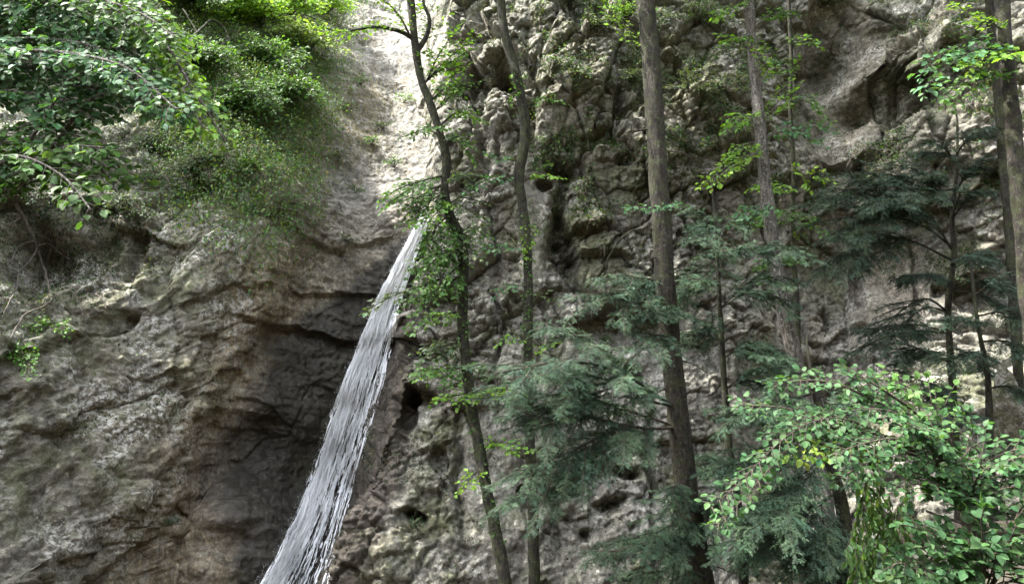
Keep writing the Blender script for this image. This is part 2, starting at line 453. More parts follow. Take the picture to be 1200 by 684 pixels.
brown = np.maximum(brown, (1 - isB) * sst(24, 44, U - fx) * sst(300, 380, Vv))
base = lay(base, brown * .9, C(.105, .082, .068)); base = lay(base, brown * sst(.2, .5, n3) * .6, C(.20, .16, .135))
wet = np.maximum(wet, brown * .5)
# pale scars
base = lay(base, niche * .75, C(.30, .262, .215)); base = lay(base, niche * sst(0, .4, n2) * .4, C(.36, .33, .29))
base = lay(base, smoothR * .75, C(.40, .35, .31)); base = lay(base, smoothM * .6, C(.32, .30, .28))
scar = isB * (1 - sst(14, 34, np.abs(Uw - (760 + (Vw - 520) * .02)))) * sst(380, 430, Vv) * (1 - sst(610, 690, Vv))
base = lay(base, scar * .7, C(.42, .40, .39))
# moss and green algae
moss = left * sst(-.2, .35, n1 * .8 + n2 * .5) * (1 - .5 * sst(560, 640, Vv)) * 1.0
moss = np.maximum(moss, (1 - sst(.5, 1.1, np.hypot((Uw - 30) / 60, (Vw - 465) / 85))) * .9 * sst(-.2, .3, n2))
moss = np.maximum(moss, (1 - sst(.5, 1.1, np.hypot((Uw - 95) / 60, (Vw - 400) / 32))) * .8 * sst(-.2, .3, n2))
moss = np.maximum(moss, left * .8 * sst(-.35, .3, n2 + .4 * n3) * (1 - sst(120, 240, U)) * sst(220, 270, Vv) * (1 - sst(480, 560, Vv)))
moss = np.maximum(moss, .7 * left * np.exp(-((U - 225 + (Vv - 480) * .45) / 50) ** 2) * sst(-.4, .3, n2))
moss = np.maximum(moss, (1 - isB) * (1 - sst(330, 400, U + wob)) * sst(60, 130, 330 - Vv + .3 * (U - 300) + wob))
moss = np.maximum(moss, isB * .75 * sst(.0, .5, n1 + .5 * n2) * (1 - .6 * brown))
moss = np.maximum(moss, .8 * isB * sst(.0, .5, n2) * sst(0, 120, 330 - Vv) * (1 - sst(150, 330, np.abs(U - 820))) * (1 - niche))
moss = np.maximum(moss, basin * .65 * sst(-.1, .4, n1 - .1) * sst(380, 500, Vv) * (1 - wet * .4))
moss *= (1 - .38 * left) * (1 - .75 * niche) * (1 - .8 * smoothR) * (1 - .6 * smoothM) * (1 - .7 * gully)
lich = np.clip(left * .9 * sst(-.3, .35, fbm(q * 1.0, 3, 251)) + isB * .55 * sst(0, .4, fbm(q * 1.3, 3, 253)) + .25 * basin * (1 - wet), 0, 1) * (1 - brown)
dry = gully + upper * .3
base *= (1 + .16 * n3 + .12 * n4)[..., None]
green = np.hypot((U - 191) / 6, (Vv - 607) / 7)
base = lay(base, (1 - sst(.6, 1.1, green)) * .9, C(.03, .16, .075))
base = base * (1 + isB * (.12 + .22 * sst(200, 400, Vv)))[..., None]
warm = np.clip(basin * .9 + left * .5 + isB * .15, 0, 1) * (1 - .7 * wet)
base = base * (1 + warm[..., None] * np.array([.20, .12, .0]))
base = base * np.array([.75, .765, .725])
base = np.clip(base, .02, .62)
idx = np.arange(NZ * NX).reshape(NZ, NX)
quad = np.stack([idx[:-1, :-1], idx[:-1, 1:], idx[1:, 1:], idx[1:, :-1]], -1).reshape(-1, 4)

m, nt, o_ = new_mat('limestone')
att = nd(nt, 'ShaderNodeAttribute', attribute_name='Col'); msk = nd(nt, 'ShaderNodeAttribute', attribute_name='Mask')
sep = nd(nt, 'ShaderNodeSeparateColor'); nt.links.new(msk.outputs['Color'], sep.inputs[0])
geo = nd(nt, 'ShaderNodeNewGeometry')
def noise(scale, detail=5, rough_=.6, dist=0., vec=None):
    n = nd(nt, 'ShaderNodeTexNoise', i_Scale=scale, i_Detail=detail, i_Roughness=rough_, i_Distortion=dist)
    nt.links.new(vec if vec is not None else geo.outputs['Position'], n.inputs['Vector']); return n.outputs['Fac']
g1 = noise(9, 6, .68, .4); g2 = noise(38, 5, .65); g3 = noise(4.2, 6, .7, .8); g4 = noise(15, 5, .7, .3)
c = mixc(nt, 1.0, att.outputs['Color'], ramp(nt, g1, [(.30, .42), (.5, .96), (.70, 1.5)]).outputs[0], 'MULTIPLY')
c = mixc(nt, 1.0, c, ramp(nt, g2, [(.3, .55), (.5, 1.0), (.7, 1.45)]).outputs[0], 'MULTIPLY')
g5 = nd(nt, 'ShaderNodeTexNoise', noise_type='RIDGED_MULTIFRACTAL', normalize=True, i_Scale=11, i_Detail=6, i_Roughness=.7, i_Lacunarity=2.1, i_Distortion=.6); nt.links.new(geo.outputs['Position'], g5.inputs['Vector'])
c = mixc(nt, 1.0, c, ramp(nt, g5.outputs['Fac'], [(.15, .55), (.4, .95), (.7, 1.4)]).outputs[0], 'MULTIPLY')
# dark crust of algae and soot-grey lichen
dk = mth(nt, 'MULTIPLY', ramp(nt, noise(5.5, 7, .75, .6), [(.50, 0.0), (.60, 1.0)]).outputs[0], ramp(nt, noise(1.1, 4, .6), [(.35, .25), (.6, 1.0)]).outputs[0])
c = mixc(nt, mth(nt, 'MULTIPLY', dk, mth(nt, 'MULTIPLY', msk.outputs['Alpha'], .52)), c, (.085, .077, .064))
# thin dark crack lines along a warped cell net, in patches
vo = nd(nt, 'ShaderNodeTexVoronoi', feature='DISTANCE_TO_EDGE', i_Scale=4.5, i_Detail=2.0, i_Roughness=.6)
wv = nd(nt, 'ShaderNodeVectorMath', operation='MULTIPLY_ADD'); wn_ = nd(nt, 'ShaderNodeTexNoise', i_Scale=3, i_Detail=4); nt.links.new(geo.outputs['Position'], wn_.inputs['Vector'])
nt.links.new(wn_.outputs['Color'], wv.inputs[0]); wv.inputs[1].default_value = (.5, .5, .5); nt.links.new(geo.outputs['Position'], wv.inputs[2]); nt.links.new(wv.outputs[0], vo.inputs['Vector'])
cm = mth(nt, 'MULTIPLY', ramp(nt, vo.outputs['Distance'], [(.0, 1.0), (.05, 0.0)]).outputs[0], ramp(nt, noise(2.0, 4, .6), [(.45, 0.0), (.62, .75)]).outputs[0])
c = mixc(nt, cm, c, (.05, .047, .036))
# drip streaks down the face
smp = nd(nt, 'ShaderNodeMapping'); smp.inputs['Scale'].default_value = (3.2, 3.2, .28); nt.links.new(geo.outputs['Position'], smp.inputs['Vector'])
c = mixc(nt, 1.0, c, ramp(nt, noise(1.6, 6, .7, .3, smp.outputs[0]), [(.32, .62), (.5, 1.0), (.68, 1.22)]).outputs[0], 'MULTIPLY')
# lichen: crusty pale blotches
lm = mth(nt, 'MULTIPLY', ramp(nt, g4, [(.49, 0.0), (.54, 1.0)]).outputs[0], ramp(nt, g3, [(.38, 0.0), (.54, 1.0)]).outputs[0])
lm = mth(nt, 'MULTIPLY', lm, sep.outputs[1])
c = mixc(nt, lm, c, (.52, .51, .47))
# moss
mm = mth(nt, 'MULTIPLY', ramp(nt, noise(7, 7, .72, .5), [(.36, 0.0), (.58, 1.0)]).outputs[0], sep.outputs[2])
mc = mixc(nt, ramp(nt, g2, [(.3, 0.), (.7, 1.)]).outputs[0], (.045, .055, .018), (.14, .155, .050))
c = mixc(nt, mth(nt, 'MULTIPLY', mm, .85), c, mc)
pb = nd(nt, 'ShaderNodeBsdfPrincipled'); nt.links.new(c, pb.inputs['Base Color'])
rr = mth(nt, 'SUBTRACT', .9, mth(nt, 'MULTIPLY', sep.outputs[0], mth(nt, 'ADD', mth(nt, 'MULTIPLY', g1, .6), .12)))
nt.links.new(rr, pb.inputs['Roughness'])
pb.inputs['Specular IOR Level'].default_value = .35
bn = nd(nt, 'ShaderNodeBump', i_Strength=.9, i_Distance=.045)
rg = nd(nt, 'ShaderNodeTexNoise', noise_type='RIDGED_MULTIFRACTAL', normalize=True, i_Scale=7, i_Detail=8, i_Roughness=.62, i_Lacunarity=2.2, i_Distortion=.3); nt.links.new(geo.outputs['Position'], rg.inputs['Vector'])
hh = mth(nt, 'ADD', mth(nt, 'ADD', mth(nt, 'MULTIPLY', rg.outputs['Fac'], 1.4), mth(nt, 'MULTIPLY', g2, .5)), mth(nt, 'MULTIPLY', mm, .35))
nt.links.new(hh, bn.inputs['Height']); nt.links.new(bn.outputs[0], pb.inputs['Normal'])
nt.links.new(pb.outputs[0], o_.inputs[0])
M_ROCK = m

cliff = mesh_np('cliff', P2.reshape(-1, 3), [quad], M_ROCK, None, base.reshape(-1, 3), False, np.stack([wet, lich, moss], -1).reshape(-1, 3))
tag(cliff, 'craggy grey limestone cliff with a hollow brown basin behind the waterfall', 'cliff', kind='structure')

# lookups on the finished rock
CV = P2.reshape(-1, 3); CU = U2.ravel(); CW = V2.ravel()
CN = nrm(np.cross(np.gradient(P2, axis=1), np.gradient(P2, axis=0))).reshape(-1, 3)
CN *= np.where(CN[:, 1:2] > 0, -1, 1)
SN = nrm(-gn).reshape(-1, 3)
DM = np.full((900, 1440), 99.)                 # nearest rock depth, 1 photo unit per cell
ii = np.round(CW).astype(int) + 100; jj = np.round(CU).astype(int) + 120
ok = (ii >= 0) & (ii < 900) & (jj >= 0) & (jj < 1440)
np.minimum.at(DM, (ii[ok], jj[ok]), CV[ok, 1])
for _ in range(6):
    hole = DM > 98
    if not hole.any(): break
    best = DM.copy()
    for a, b in ((1, 0), (-1, 0), (0, 1), (0, -1)): best = np.minimum(best, np.roll(DM, (a, b), (0, 1)))
    DM = np.where(hole, best, DM)
DM[DM > 98] = 13
def rockY(px, py, rad=2):
    px = np.asarray(px); py = np.asarray(py)
    i = np.clip(np.round(py).astype(int) + 100, rad, 899 - rad); j = np.clip(np.round(px).astype(int) + 120, rad, 1439 - rad)
    s = 0
    for a in (-rad, 0, rad):
        for b in (-rad, 0, rad): s = s + DM[i + a, j + b]
    return s / 9
# ------------------------------------------------------------------ plant materials
def leaf_mat(name, rough=.55, trans=.40, spec=.20, vein=True):
    m, nt, o = new_mat(name)
    a = nd(nt, 'ShaderNodeAttribute', attribute_name='Col'); g = nd(nt, 'ShaderNodeNewGeometry')
    n = nd(nt, 'ShaderNodeTexNoise', i_Scale=60, i_Detail=2); nt.links.new(g.outputs['Position'], n.inputs['Vector'])
    c = mixc(nt, 1.0, a.outputs['Color'], ramp(nt, n.outputs['Fac'], [(.3, .8), (.7, 1.2)]).outputs[0], 'MULTIPLY')
    p = nd(nt, 'ShaderNodeBsdfPrincipled', i_Roughness=rough); nt.links.new(c, p.inputs['Base Color'])
    p.inputs['Specular IOR Level'].default_value = spec
    t = nd(nt, 'ShaderNodeBsdfTranslucent')
    tc = mixc(nt, 1.0, c, (1.5, 1.5, .5), 'MULTIPLY'); nt.links.new(tc, t.inputs[0])
    x = nd(nt, 'ShaderNodeMixShader'); x.inputs[0].default_value = trans
    nt.links.new(p.outputs[0], x.inputs[1]); nt.links.new(t.outputs[0], x.inputs[2]); nt.links.new(x.outputs[0], o.inputs[0])
    return m
def bark_mat(name, ca, cb, moss=.3, lichen=.2, scale=1.0):
    m, nt, o = new_mat(name)
    g = nd(nt, 'ShaderNodeNewGeometry'); mp = nd(nt, 'ShaderNodeMapping'); mp.inputs['Scale'].default_value = (1, 1, .22)
    nt.links.new(g.outputs['Position'], mp.inputs['Vector'])
    def nz(s, v, d=5, r_=.65):
        n = nd(nt, 'ShaderNodeTexNoise', i_Scale=s, i_Detail=d, i_Roughness=r_); nt.links.new(v, n.inputs['Vector']); return n.outputs['Fac']
    b = nz(30 * scale, mp.outputs[0], 7, .72); e = nz(9, g.outputs['Position'])
    c = mixc(nt, ramp(nt, b, [(.40, 0.), (.60, 1.)]).outputs[0], ca, cb)
    c = mixc(nt, mth(nt, 'MULTIPLY', ramp(nt, e, [(.45, 0.), (.62, 1.)]).outputs[0], moss), c, (.05, .06, .02))
    l = nz(30, g.outputs['Position'], 4)
    c = mixc(nt, mth(nt, 'MULTIPLY', ramp(nt, l, [(.56, 0.), (.62, 1.)]).outputs[0], lichen), c, (.36, .37, .33))
    p = nd(nt, 'ShaderNodeBsdfPrincipled', i_Roughness=.85); nt.links.new(c, p.inputs['Base Color'])
    p.inputs['Specular IOR Level'].default_value = .25
    bp = nd(nt, 'ShaderNodeBump', i_Strength=1.0, i_Distance=.05); nt.links.new(b, bp.inputs['Height']); nt.links.new(bp.outputs[0], p.inputs['Normal'])
    nt.links.new(p.outputs[0], o.inputs[0]); return m
M_LEAF = leaf_mat('broad_leaf'); M_NEEDLE = leaf_mat('conifer_needle', .6, .12, .2)
M_GRASS = leaf_mat('dry_grass', .7, .3, .2)
M_DARK = bark_mat('dark_mossy_bark', (.009, .008, .006), (.036, .031, .022), .7, .10)
M_BROWN = bark_mat('brown_fissured_bark', (.010, .008, .0065), (.038, .030, .022), .6, .10)
M_PALE = bark_mat('pale_grey_bark', (.045, .039, .033), (.18, .16, .14), .15, .6)
M_TWIG = bark_mat('twig_bark', (.045, .036, .027), (.10, .08, .06), .2, .1)
M_ROOT = bark_mat('bare_root', (.07, .058, .046), (.17, .145, .12), .1, .2)

# ------------------------------------------------------------------ leaves
def leaf_template(kind):
    if kind == 'big':
        y = [0, .22, .5, .78]; wv = [.02, .27, .345, .22]
        V = []; 
        for a, b in zip(y, wv): V += [(-b, a, .10 * b / .4 - .10 * a * a), (0, a, -.10 * a * a), (b, a, .10 * b / .4 - .10 * a * a)]
        V.append((0, 1, -.14)); F4 = []; 
        for r in range(3):
            for s in (0, 1): F4.append((r * 3 + s, r * 3 + s + 1, r * 3 + s + 4, r * 3 + s + 3))
        F3 = [(9, 10, 12), (10, 11, 12)]
        return np.array(V, float), np.array(F3), np.array(F4)
    if kind == 'mid':
        V = [(0, 0, 0), (-.29, .36, .07), (-.23, .72, .0), (0, 1, -.12), (.23, .72, 0), (.29, .36, .07), (0, .5, -.03)]
        F3 = [(0, 6, 1), (1, 6, 2), (2, 6, 3), (3, 6, 4), (4, 6, 5), (5, 6, 0)]
        return np.array(V, float), np.array(F3), None
    V = [(0, 0, 0), (-.33, .45, .08), (0, 1, -.06), (.33, .45, .08)]
    return np.array(V, float), np.array([(0, 2, 1), (0, 3, 2)]), None
LT = {k: leaf_template(k) for k in ('big', 'mid', 'small')}

def jitter(n, base, amt=.24, hue=.11, r=None):
    r = r or rng
    base = np.asarray(base, float)
    v = np.exp(r.normal(0, amt, (n, 1))); t = r.normal(0, hue, (n, 1))
    c = base * v * np.concatenate([1 + t * .8, 1 + .1 * t, 1 - .5 * t], 1)
    return np.clip(c, .004, .7)

def add_leaves(soup, B, D, N, L, kind, colr, wid=1.0):
    T, f3, f4 = LT[kind]; n = len(B); k = len(T)
    if n == 0: return
    D = nrm(D); S = nrm(np.cross(D, N)); Nn = np.cross(S, D); L = np.broadcast_to(np.asarray(L, float), (n,))
    V = B[:, None] + L[:, None, None] * (T[None, :, :1] * wid * S[:, None] + T[None, :, 1:2] * D[:, None] + T[None, :, 2:] * Nn[:, None])
    off = (np.arange(n) * k)[:, None, None]
    soup.add(V.reshape(-1, 3), (f3[None] + off).reshape(-1, 3), None if f4 is None else (f4[None] + off).reshape(-1, 4), np.repeat(colr, k, 0))

GREEN = (.062, .128, .030); BRIGHT = (.110, .215, .030); COOL = (.060, .135, .056); DULL = (.058, .088, .036); YEL = (.135, .24, .03); DARKG = (.028, .055, .020)

def spray(leaves, twigs, path, width, leaf, colr, plane=(0, -.45, .9), kind='mid', nt=None, gap=.58, flat=.35, start=.12, trad=.004, shape='beech'):
    """a flat leafy spray: side twigs along a limb, leaves alternate along each twig"""
    path = np.asarray(path, float); seg = np.linalg.norm(np.diff(path, axis=0), axis=1); s = np.concatenate([[0], np.cumsum(seg)]); Lp = s[-1]
    plane = np.asarray(plane, float)
    nt = nt or max(4, int(Lp * (1 - start) / (leaf * .62)))
    def pos(a): return np.array([np.interp(a * Lp, s, path[:, i]) for i in range(3)])
    B, D, N = [], [], []
    def run(p, fwd, length, pl):
        fwd = fwd / (np.linalg.norm(fwd) + 1e-9); n = max(2, int(length / (leaf * gap))); pts = [p]
        lat = np.cross(fwd, pl); lat /= np.linalg.norm(lat) + 1e-9
        for k in range(n):
            t = (k + .6) / n
            fwd = fwd + np.array([0, 0, -.10]) * .5 + rng.normal(0, .06, 3); fwd /= np.linalg.norm(fwd)
            q = pts[-1] + fwd * length / n; pts.append(q)
            sd = 1 if k % 2 else -1
            B.append(q); D.append(fwd * .65 + lat * sd * .85 + rng.normal(0, .22, 3) + np.array([0, 0, -.15])); N.append(pl + rng.normal(0, flat, 3))
        B.append(pts[-1]); D.append(fwd + rng.normal(0, .15, 3)); N.append(pl + rng.normal(0, flat, 3))
        if twigs is not None: tube(twigs, np.array(pts), np.linspace(trad, trad * .45, len(pts)), 4, (1, 1, 1), cap=False)
    for k in range(nt):
        a = start + (1 - start) * (k + rng.uniform(0, .8)) / nt
        p = pos(a); fw = pos(min(1, a + .04)) - pos(max(0, a - .04)); fw /= np.linalg.norm(fw) + 1e-9
        pl = plane + rng.normal(0, flat * .5, 3); pl /= np.linalg.norm(pl)
        lat = np.cross(fw, pl); lat /= np.linalg.norm(lat) + 1e-9
        sd = 1 if k % 2 else -1
        env = math.sin(math.pi * min(1, .15 + .85 * a) ** .8) if shape == 'oval' else (1.05 - .75 * a)
        run(p, fw * .75 + lat * sd * rng.uniform(.6, 1.0) + rng.normal(0, .1, 3), max(leaf * 1.6, width * env * rng.uniform(.6, 1.15)), pl)
    run(pos(.9), pos(1) - pos(.9), max(leaf * 3, width * .5), plane / np.linalg.norm(plane))
    B, D, N = np.array(B), np.array(D), np.array(N)
    add_leaves(leaves, B, D, N, leaf * rng.uniform(.6, 1.18, len(B)), kind, jitter(len(B), colr))

# ------------------------------------------------------------------ conifer boughs
NT = np.array([(-.19, 0, 0), (.19, 0, 0), (.0, 1, -.08)])
def needles(soup, P, T, pl, ln, colr, dens=.0075):
    """two ranks of needles along polyline P (k,3)"""
    seg = np.linalg.norm(np.diff(P, axis=0), axis=1); s = np.concatenate([[0], np.cumsum(seg)])
    n = max(4, int(s[-1] / dens)); a = np.linspace(0, s[-1], n)
    B = np.stack([np.interp(a, s, P[:, i]) for i in range(3)], -1); fw = nrm(np.gradient(B, axis=0)); lat = nrm(np.cross(fw, pl))
    sd = np.where(np.arange(n) % 2, 1., -1.)[:, None]
    D = nrm(fw * .75 + lat * sd + rng.normal(0, .16, (n, 3))); N = pl + rng.normal(0, .3, (n, 3)); S = nrm(np.cross(D, N)); Nn = np.cross(S, D)
    L = ln * rng.uniform(.7, 1.15, n) * (1 - .35 * (a / s[-1]) ** 3)
    V = B[:, None] + L[:, None, None] * (NT[None, :, :1] * S[:, None] + NT[None, :, 1:2] * D[:, None] + NT[None, :, 2:] * Nn[:, None])
    soup.add(V.reshape(-1, 3), np.arange(3 * n).reshape(-1, 3), None, np.repeat(colr[None] * rng.uniform(.75, 1.3, (n, 1)), 3, 0))

NEEDLE = (.048, .084, .046)
def yew_bough(leaves, twigs, path, width, colr=NEEDLE, ln=.030, start=.15, droop=.5, dens=.0075, gap=.034, r0=.012, sub=6):
    path = np.asarray(path, float); seg = np.linalg.norm(np.diff(path, axis=0), axis=1); s = np.concatenate([[0], np.cumsum(seg)]); Lp = s[-1]
    colr = np.asarray(colr)
    def pos(a): return np.array([np.interp(a * Lp, s, path[:, i]) for i in range(3)])
    nl = max(5, int(Lp * (1 - start) / gap))
    for k in range(nl):
        a = start + (1 - start) * (k + rng.uniform(0, .9)) / nl
        p = pos(a); fw = pos(min(1, a + .03)) - pos(max(0, a - .03)); fw /= np.linalg.norm(fw) + 1e-9
        pl = np.array([0, -.35, .9]) + rng.normal(0, .22, 3); pl /= np.linalg.norm(pl)
        lat = np.cross(fw, pl); lat /= np.linalg.norm(lat); sd = 1 if k % 2 else -1
        ll = max(.08, width * .72 * (1.05 - .8 * a) * rng.uniform(.55, 1.15)); d = fw * .8 + lat * sd * rng.uniform(.45, 1.0) + rng.normal(0, .22, 3); d /= np.linalg.norm(d)
        m = max(4, int(ll / .03)); t = np.linspace(0, 1, m)[:, None]
        bend = np.array([0, 0, -1.]) * droop * rng.uniform(.5, 1.3)
        pts = p + d * ll * t + bend * ll * t * t * .6
        tube(twigs, pts[:-1], np.linspace(.0035, .0015, m - 1), 3, (1, 1, 1), cap=False)
        cc = colr * math.exp(rng.normal(0, .20)) * np.array([1 + rng.normal(0, .08), 1, 1 + rng.normal(0, .08)])
        needles(leaves, pts, None, pl, ln, cc, dens)
        ns = int(ll / .05)
        for j in range(ns):
            b = .12 + .8 * (j + rng.uniform(0, .6)) / max(1, ns); q = p + d * ll * b + bend * ll * b * b * .6
            s2 = 1 if j % 2 else -1; l2 = np.cross(d, pl); l2 /= np.linalg.norm(l2)
            d2 = d * .85 + l2 * s2 * .7 + rng.normal(0, .1, 3); d2 /= np.linalg.norm(d2)
            sl_ = ll * .42 * (1.1 - .7 * b) * rng.uniform(.6, 1.2) + .03
            tt = np.linspace(0, 1, 4)[:, None]
            needles(leaves, q + d2 * sl_ * tt + np.array([0, 0, -1.]) * droop * sl_ * tt * tt * .7, None, pl, ln, cc, dens)
    for k in range(sub):
        a = start + (.85 - start) * (k + rng.uniform(.1, .9)) / sub; p = pos(a); fw = pos(min(1, a + .05)) - pos(max(0, a - .05)); fw /= np.linalg.norm(fw) + 1e-9
        lat = np.cross(fw, (0, -.35, .9)); lat /= np.linalg.norm(lat); d = fw * .8 + lat * rng.choice((-1, 1)) * rng.uniform(.4, .8) + np.array([0, -.25, rng.uniform(-.35, .3)]); d /= np.linalg.norm(d)
        L2 = Lp * rng.uniform(.35, .6) * (1.1 - .6 * a); t = np.linspace(0, 1, 9)[:, None]
        q_ = p + d * L2 * t - np.array([0, 0, 1.]) * droop * .35 * L2 * t * t
        tube(twigs, q_, np.linspace(.007, .003, 9), 4, cap=False)
        yew_bough(leaves, twigs, q_, width * .8, colr, ln, .1, droop, dens, gap, r0, 0)
    needles(leaves, path[int(len(path) * .6):], None, np.array([0, -.35, .9]), ln, colr, dens)

# ------------------------------------------------------------------ trees
def ground_z(x, y):
    x = np.asarray(x, float); y = np.asarray(y, float)
    z = .8 * np.clip(-y - 9, 0, 30) + .9 * np.clip(x - 13, 0, 25) - .15 - .75 * sst(6, 12, y) + 1.2 * sst(2.2, 5.2, x) * sst(3.0, 6.5, y) * (1 - .3 * sst(9, 13, y))  # unseen banks behind the viewer and far right, raised to block low sky
    return z + .08 * vnoise(np.stack([x * .6, y * .6, x * 0], -1), 301) + .03 * vnoise(np.stack([x * 2.4, y * 2.4, x * 0], -1), 302)

def P3(marks):
    """(px, py, Y, width in photo units) -> x, y, z, radius"""
    a = np.array(marks, float); p = at(a[:, 0], a[:, 1], a[:, 2])
    return np.column_stack([p, a[:, 3] * .5 * np.linalg.norm(p - CAM, axis=1) / F])

def limb_path(p0, p1, sag=.0, bow=0.0, n=14, wob=.03):
    t = np.linspace(0, 1, n)[:, None]; L = np.linalg.norm(p1 - p0)
    q = p0 + (p1 - p0) * t + np.array([0, 0, 1.]) * sag * L * 4 * t * (1 - t) + np.array([0, -1., 0]) * bow * L * 4 * t * (1 - t)
    w_ = rng.normal(0, wob * L, (4, 3)); w_[0] = 0
    return q + np.stack([np.interp(t[:, 0], np.linspace(0, 1, 4), w_[:, i]) for i in range(3)], -1) * t

class Tree:
    def __init__(s, name, label, cat, marks, mat, group=None, seg=18, rough=.26, root=True, seed=0):
        tp = P3(marks)
        if root:
            b = tp[-1].copy(); z = float(ground_z(b[0], b[1])) - .12
            if z < b[2] - .05:
                k = tp[-1] - tp[-2]; k = k / max(1e-6, abs(k[2])) * (b[2] - z) * .5
                n_ = b.copy(); n_[0] += k[0]; n_[1] += k[1] * .2; n_[2] = z; n_[3] *= 1.25
                tp = np.vstack([tp, n_])
        tp = tp[::-1]
        s.base = tp[0, :3].copy(); s.root = empty(name, s.base, label, cat, group)
        c = curve(tp, .05); s.path = c
        b = Soup(); tube(b, c[:, :3], c[:, 3], seg, (1, 1, 1), rough, seed)
        s.trunk = b.build('trunk', mat, s.root, off=s.base); s.mat = mat; s.tw = Soup(); s.first = True
    def near(s, p):
        k = np.argmin(((s.path[:, :3] - p) ** 2).sum(1)); return s.path[k, :3], s.path[k, 3]
    def limb(s, marks, r0=None, mat=None, leafmat=None, leaf=None, name='branch', foliage='leaves'):
        """marks: list of (px,py,Y) from the trunk outwards; leaf: function(leaves, twigs, path)"""
        p = at(*[np.array([m[i] for m in marks], float) for i in range(3)]).reshape(-1, 3)
        s.limb3(p, r0, mat, leafmat, leaf, name, foliage)
    def limb3(s, p, r0=None, mat=None, leafmat=None, leaf=None, name='branch', foliage='leaves'):
        c = curve(p, .06); L = np.linalg.norm(np.diff(c, axis=0), axis=1).sum()
        r0 = r0 or max(.005, .011 * L)
        b = Soup(); tube(b, c, np.linspace(r0, r0 * .3, len(c)), 6, (1, 1, 1), .12, int(abs(p[0, 0]) * 50))
        lv = Soup()
        if leaf: leaf(lv, b, c)
        o = b.build(name, mat or s.mat, s.root, off=s.base)
        if lv.n: lv.build(foliage, leafmat or M_LEAF, o, off=s.base)
        return o

def add_crown(root, mat, c0, r, n, size, colr, p_from=None, clumps=70, seed=0, name='crown', off=None):
    """foliage clumps through the volume of a crown, hung on limbs"""
    g_ = np.random.default_rng(seed); c0 = np.asarray(c0, float); r = np.asarray(r, float)
    k = nrm(g_.normal(0, 1, (clumps, 3))) * (g_.random((clumps, 1)) ** .4); cc = c0 + k * r
    i = g_.integers(0, clumps, n); B_ = cc[i] + g_.normal(0, .42, (n, 3)) * np.array([1, 1, .5])
    lv = Soup(); add_leaves(lv, B_, g_.normal(0, 1, (n, 3)) + np.array([0, 0, -.3]), g_.normal(0, .5, (n, 3)) + np.array([0, 0, 1.]), size * g_.uniform(.7, 1.2, n), 'small', jitter(n, colr), 1.3)
    o = lv.build(name, M_LEAF, root, off=off)
    if p_from is not None:
        b = Soup()
        for q_ in cc[:min(14, clumps)]:
            c_ = curve(limb_path(np.asarray(p_from, float) + np.array([0, 0, g_.uniform(-.5, 1.5)]), q_, .08), .25); tube(b, c_, np.linspace(.06, .012, len(c_)), 5, cap=False)
        b.build('limbs', mat, root, off=off)
    return o
# ------------------------------------------------------------------ ground and pool
ax = np.concatenate([np.arange(-60, -14, 2.), np.arange(-14, 14, .12), np.arange(14, 61, 2.)])
ay = np.concatenate([np.arange(-60, -2, 2.), np.arange(-2, 17, .12), np.arange(17, 41, 2.)])
AX, AY = np.meshgrid(ax, ay); AZ = ground_z(AX, AY)
gi = np.arange(AX.size).reshape(AX.shape)
m, nt, o_ = new_mat('forest_soil'); g = nd(nt, 'ShaderNodeNewGeometry')
def nz(s, d=5, r_=.65):
    n = nd(nt, 'ShaderNodeTexNoise', i_Scale=s, i_Detail=d, i_Roughness=r_); nt.links.new(g.outputs['Position'], n.inputs['Vector']); return n.outputs['Fac']
a_, b_ = nz(14), nz(2.2)
c = mixc(nt, ramp(nt, a_, [(.35, 0.), (.65, 1.)]).outputs[0], (.018, .013, .010), (.055, .040, .028))
c = mixc(nt, mth(nt, 'MULTIPLY', ramp(nt, b_, [(.5, 0.), (.62, 1.)]).outputs[0], .6), c, (.040, .055, .018))
p = nd(nt, 'ShaderNodeBsdfPrincipled', i_Roughness=.95); nt.links.new(c, p.inputs['Base Color'])
bp = nd(nt, 'ShaderNodeBump', i_Strength=1., i_Distance=.05); nt.links.new(a_, bp.inputs['Height']); nt.links.new(bp.outputs[0], p.inputs['Normal']); nt.links.new(p.outputs[0], o_.inputs[0])
tag(mesh_np('ground', np.stack([AX, AY, AZ], -1).reshape(-1, 3), [np.stack([gi[:-1, :-1], gi[:-1, 1:], gi[1:, 1:], gi[1:, :-1]], -1).reshape(-1, 4)], m), 'dark leafy soil sloping down to the foot of the cliff', 'ground', kind='structure')

# ------------------------------------------------------------------ the waterfall
WY = np.array([240, 255, 300, 350, 400, 450, 500, 550, 600, 650, 684, 760, 820], float)
WL = np.array([497, 492, 468, 442, 423, 402, 386, 369, 350, 326, 304, 266, 240], float)
WR = np.array([507, 505, 489, 472, 460, 449, 435, 421, 407, 394, 384, 371, 361], float)
yy = np.arange(240, 818, 2.0); ss = np.linspace(-.08, 1.08, 40)
lx, rx = np.interp(yy, WY, WL), np.interp(yy, WY, WR)
WP = lx[:, None] + (rx - lx)[:, None] * ss[None]; WQ = np.repeat(yy[:, None], len(ss), 1)
DW = rockY(WP, WQ, 2)
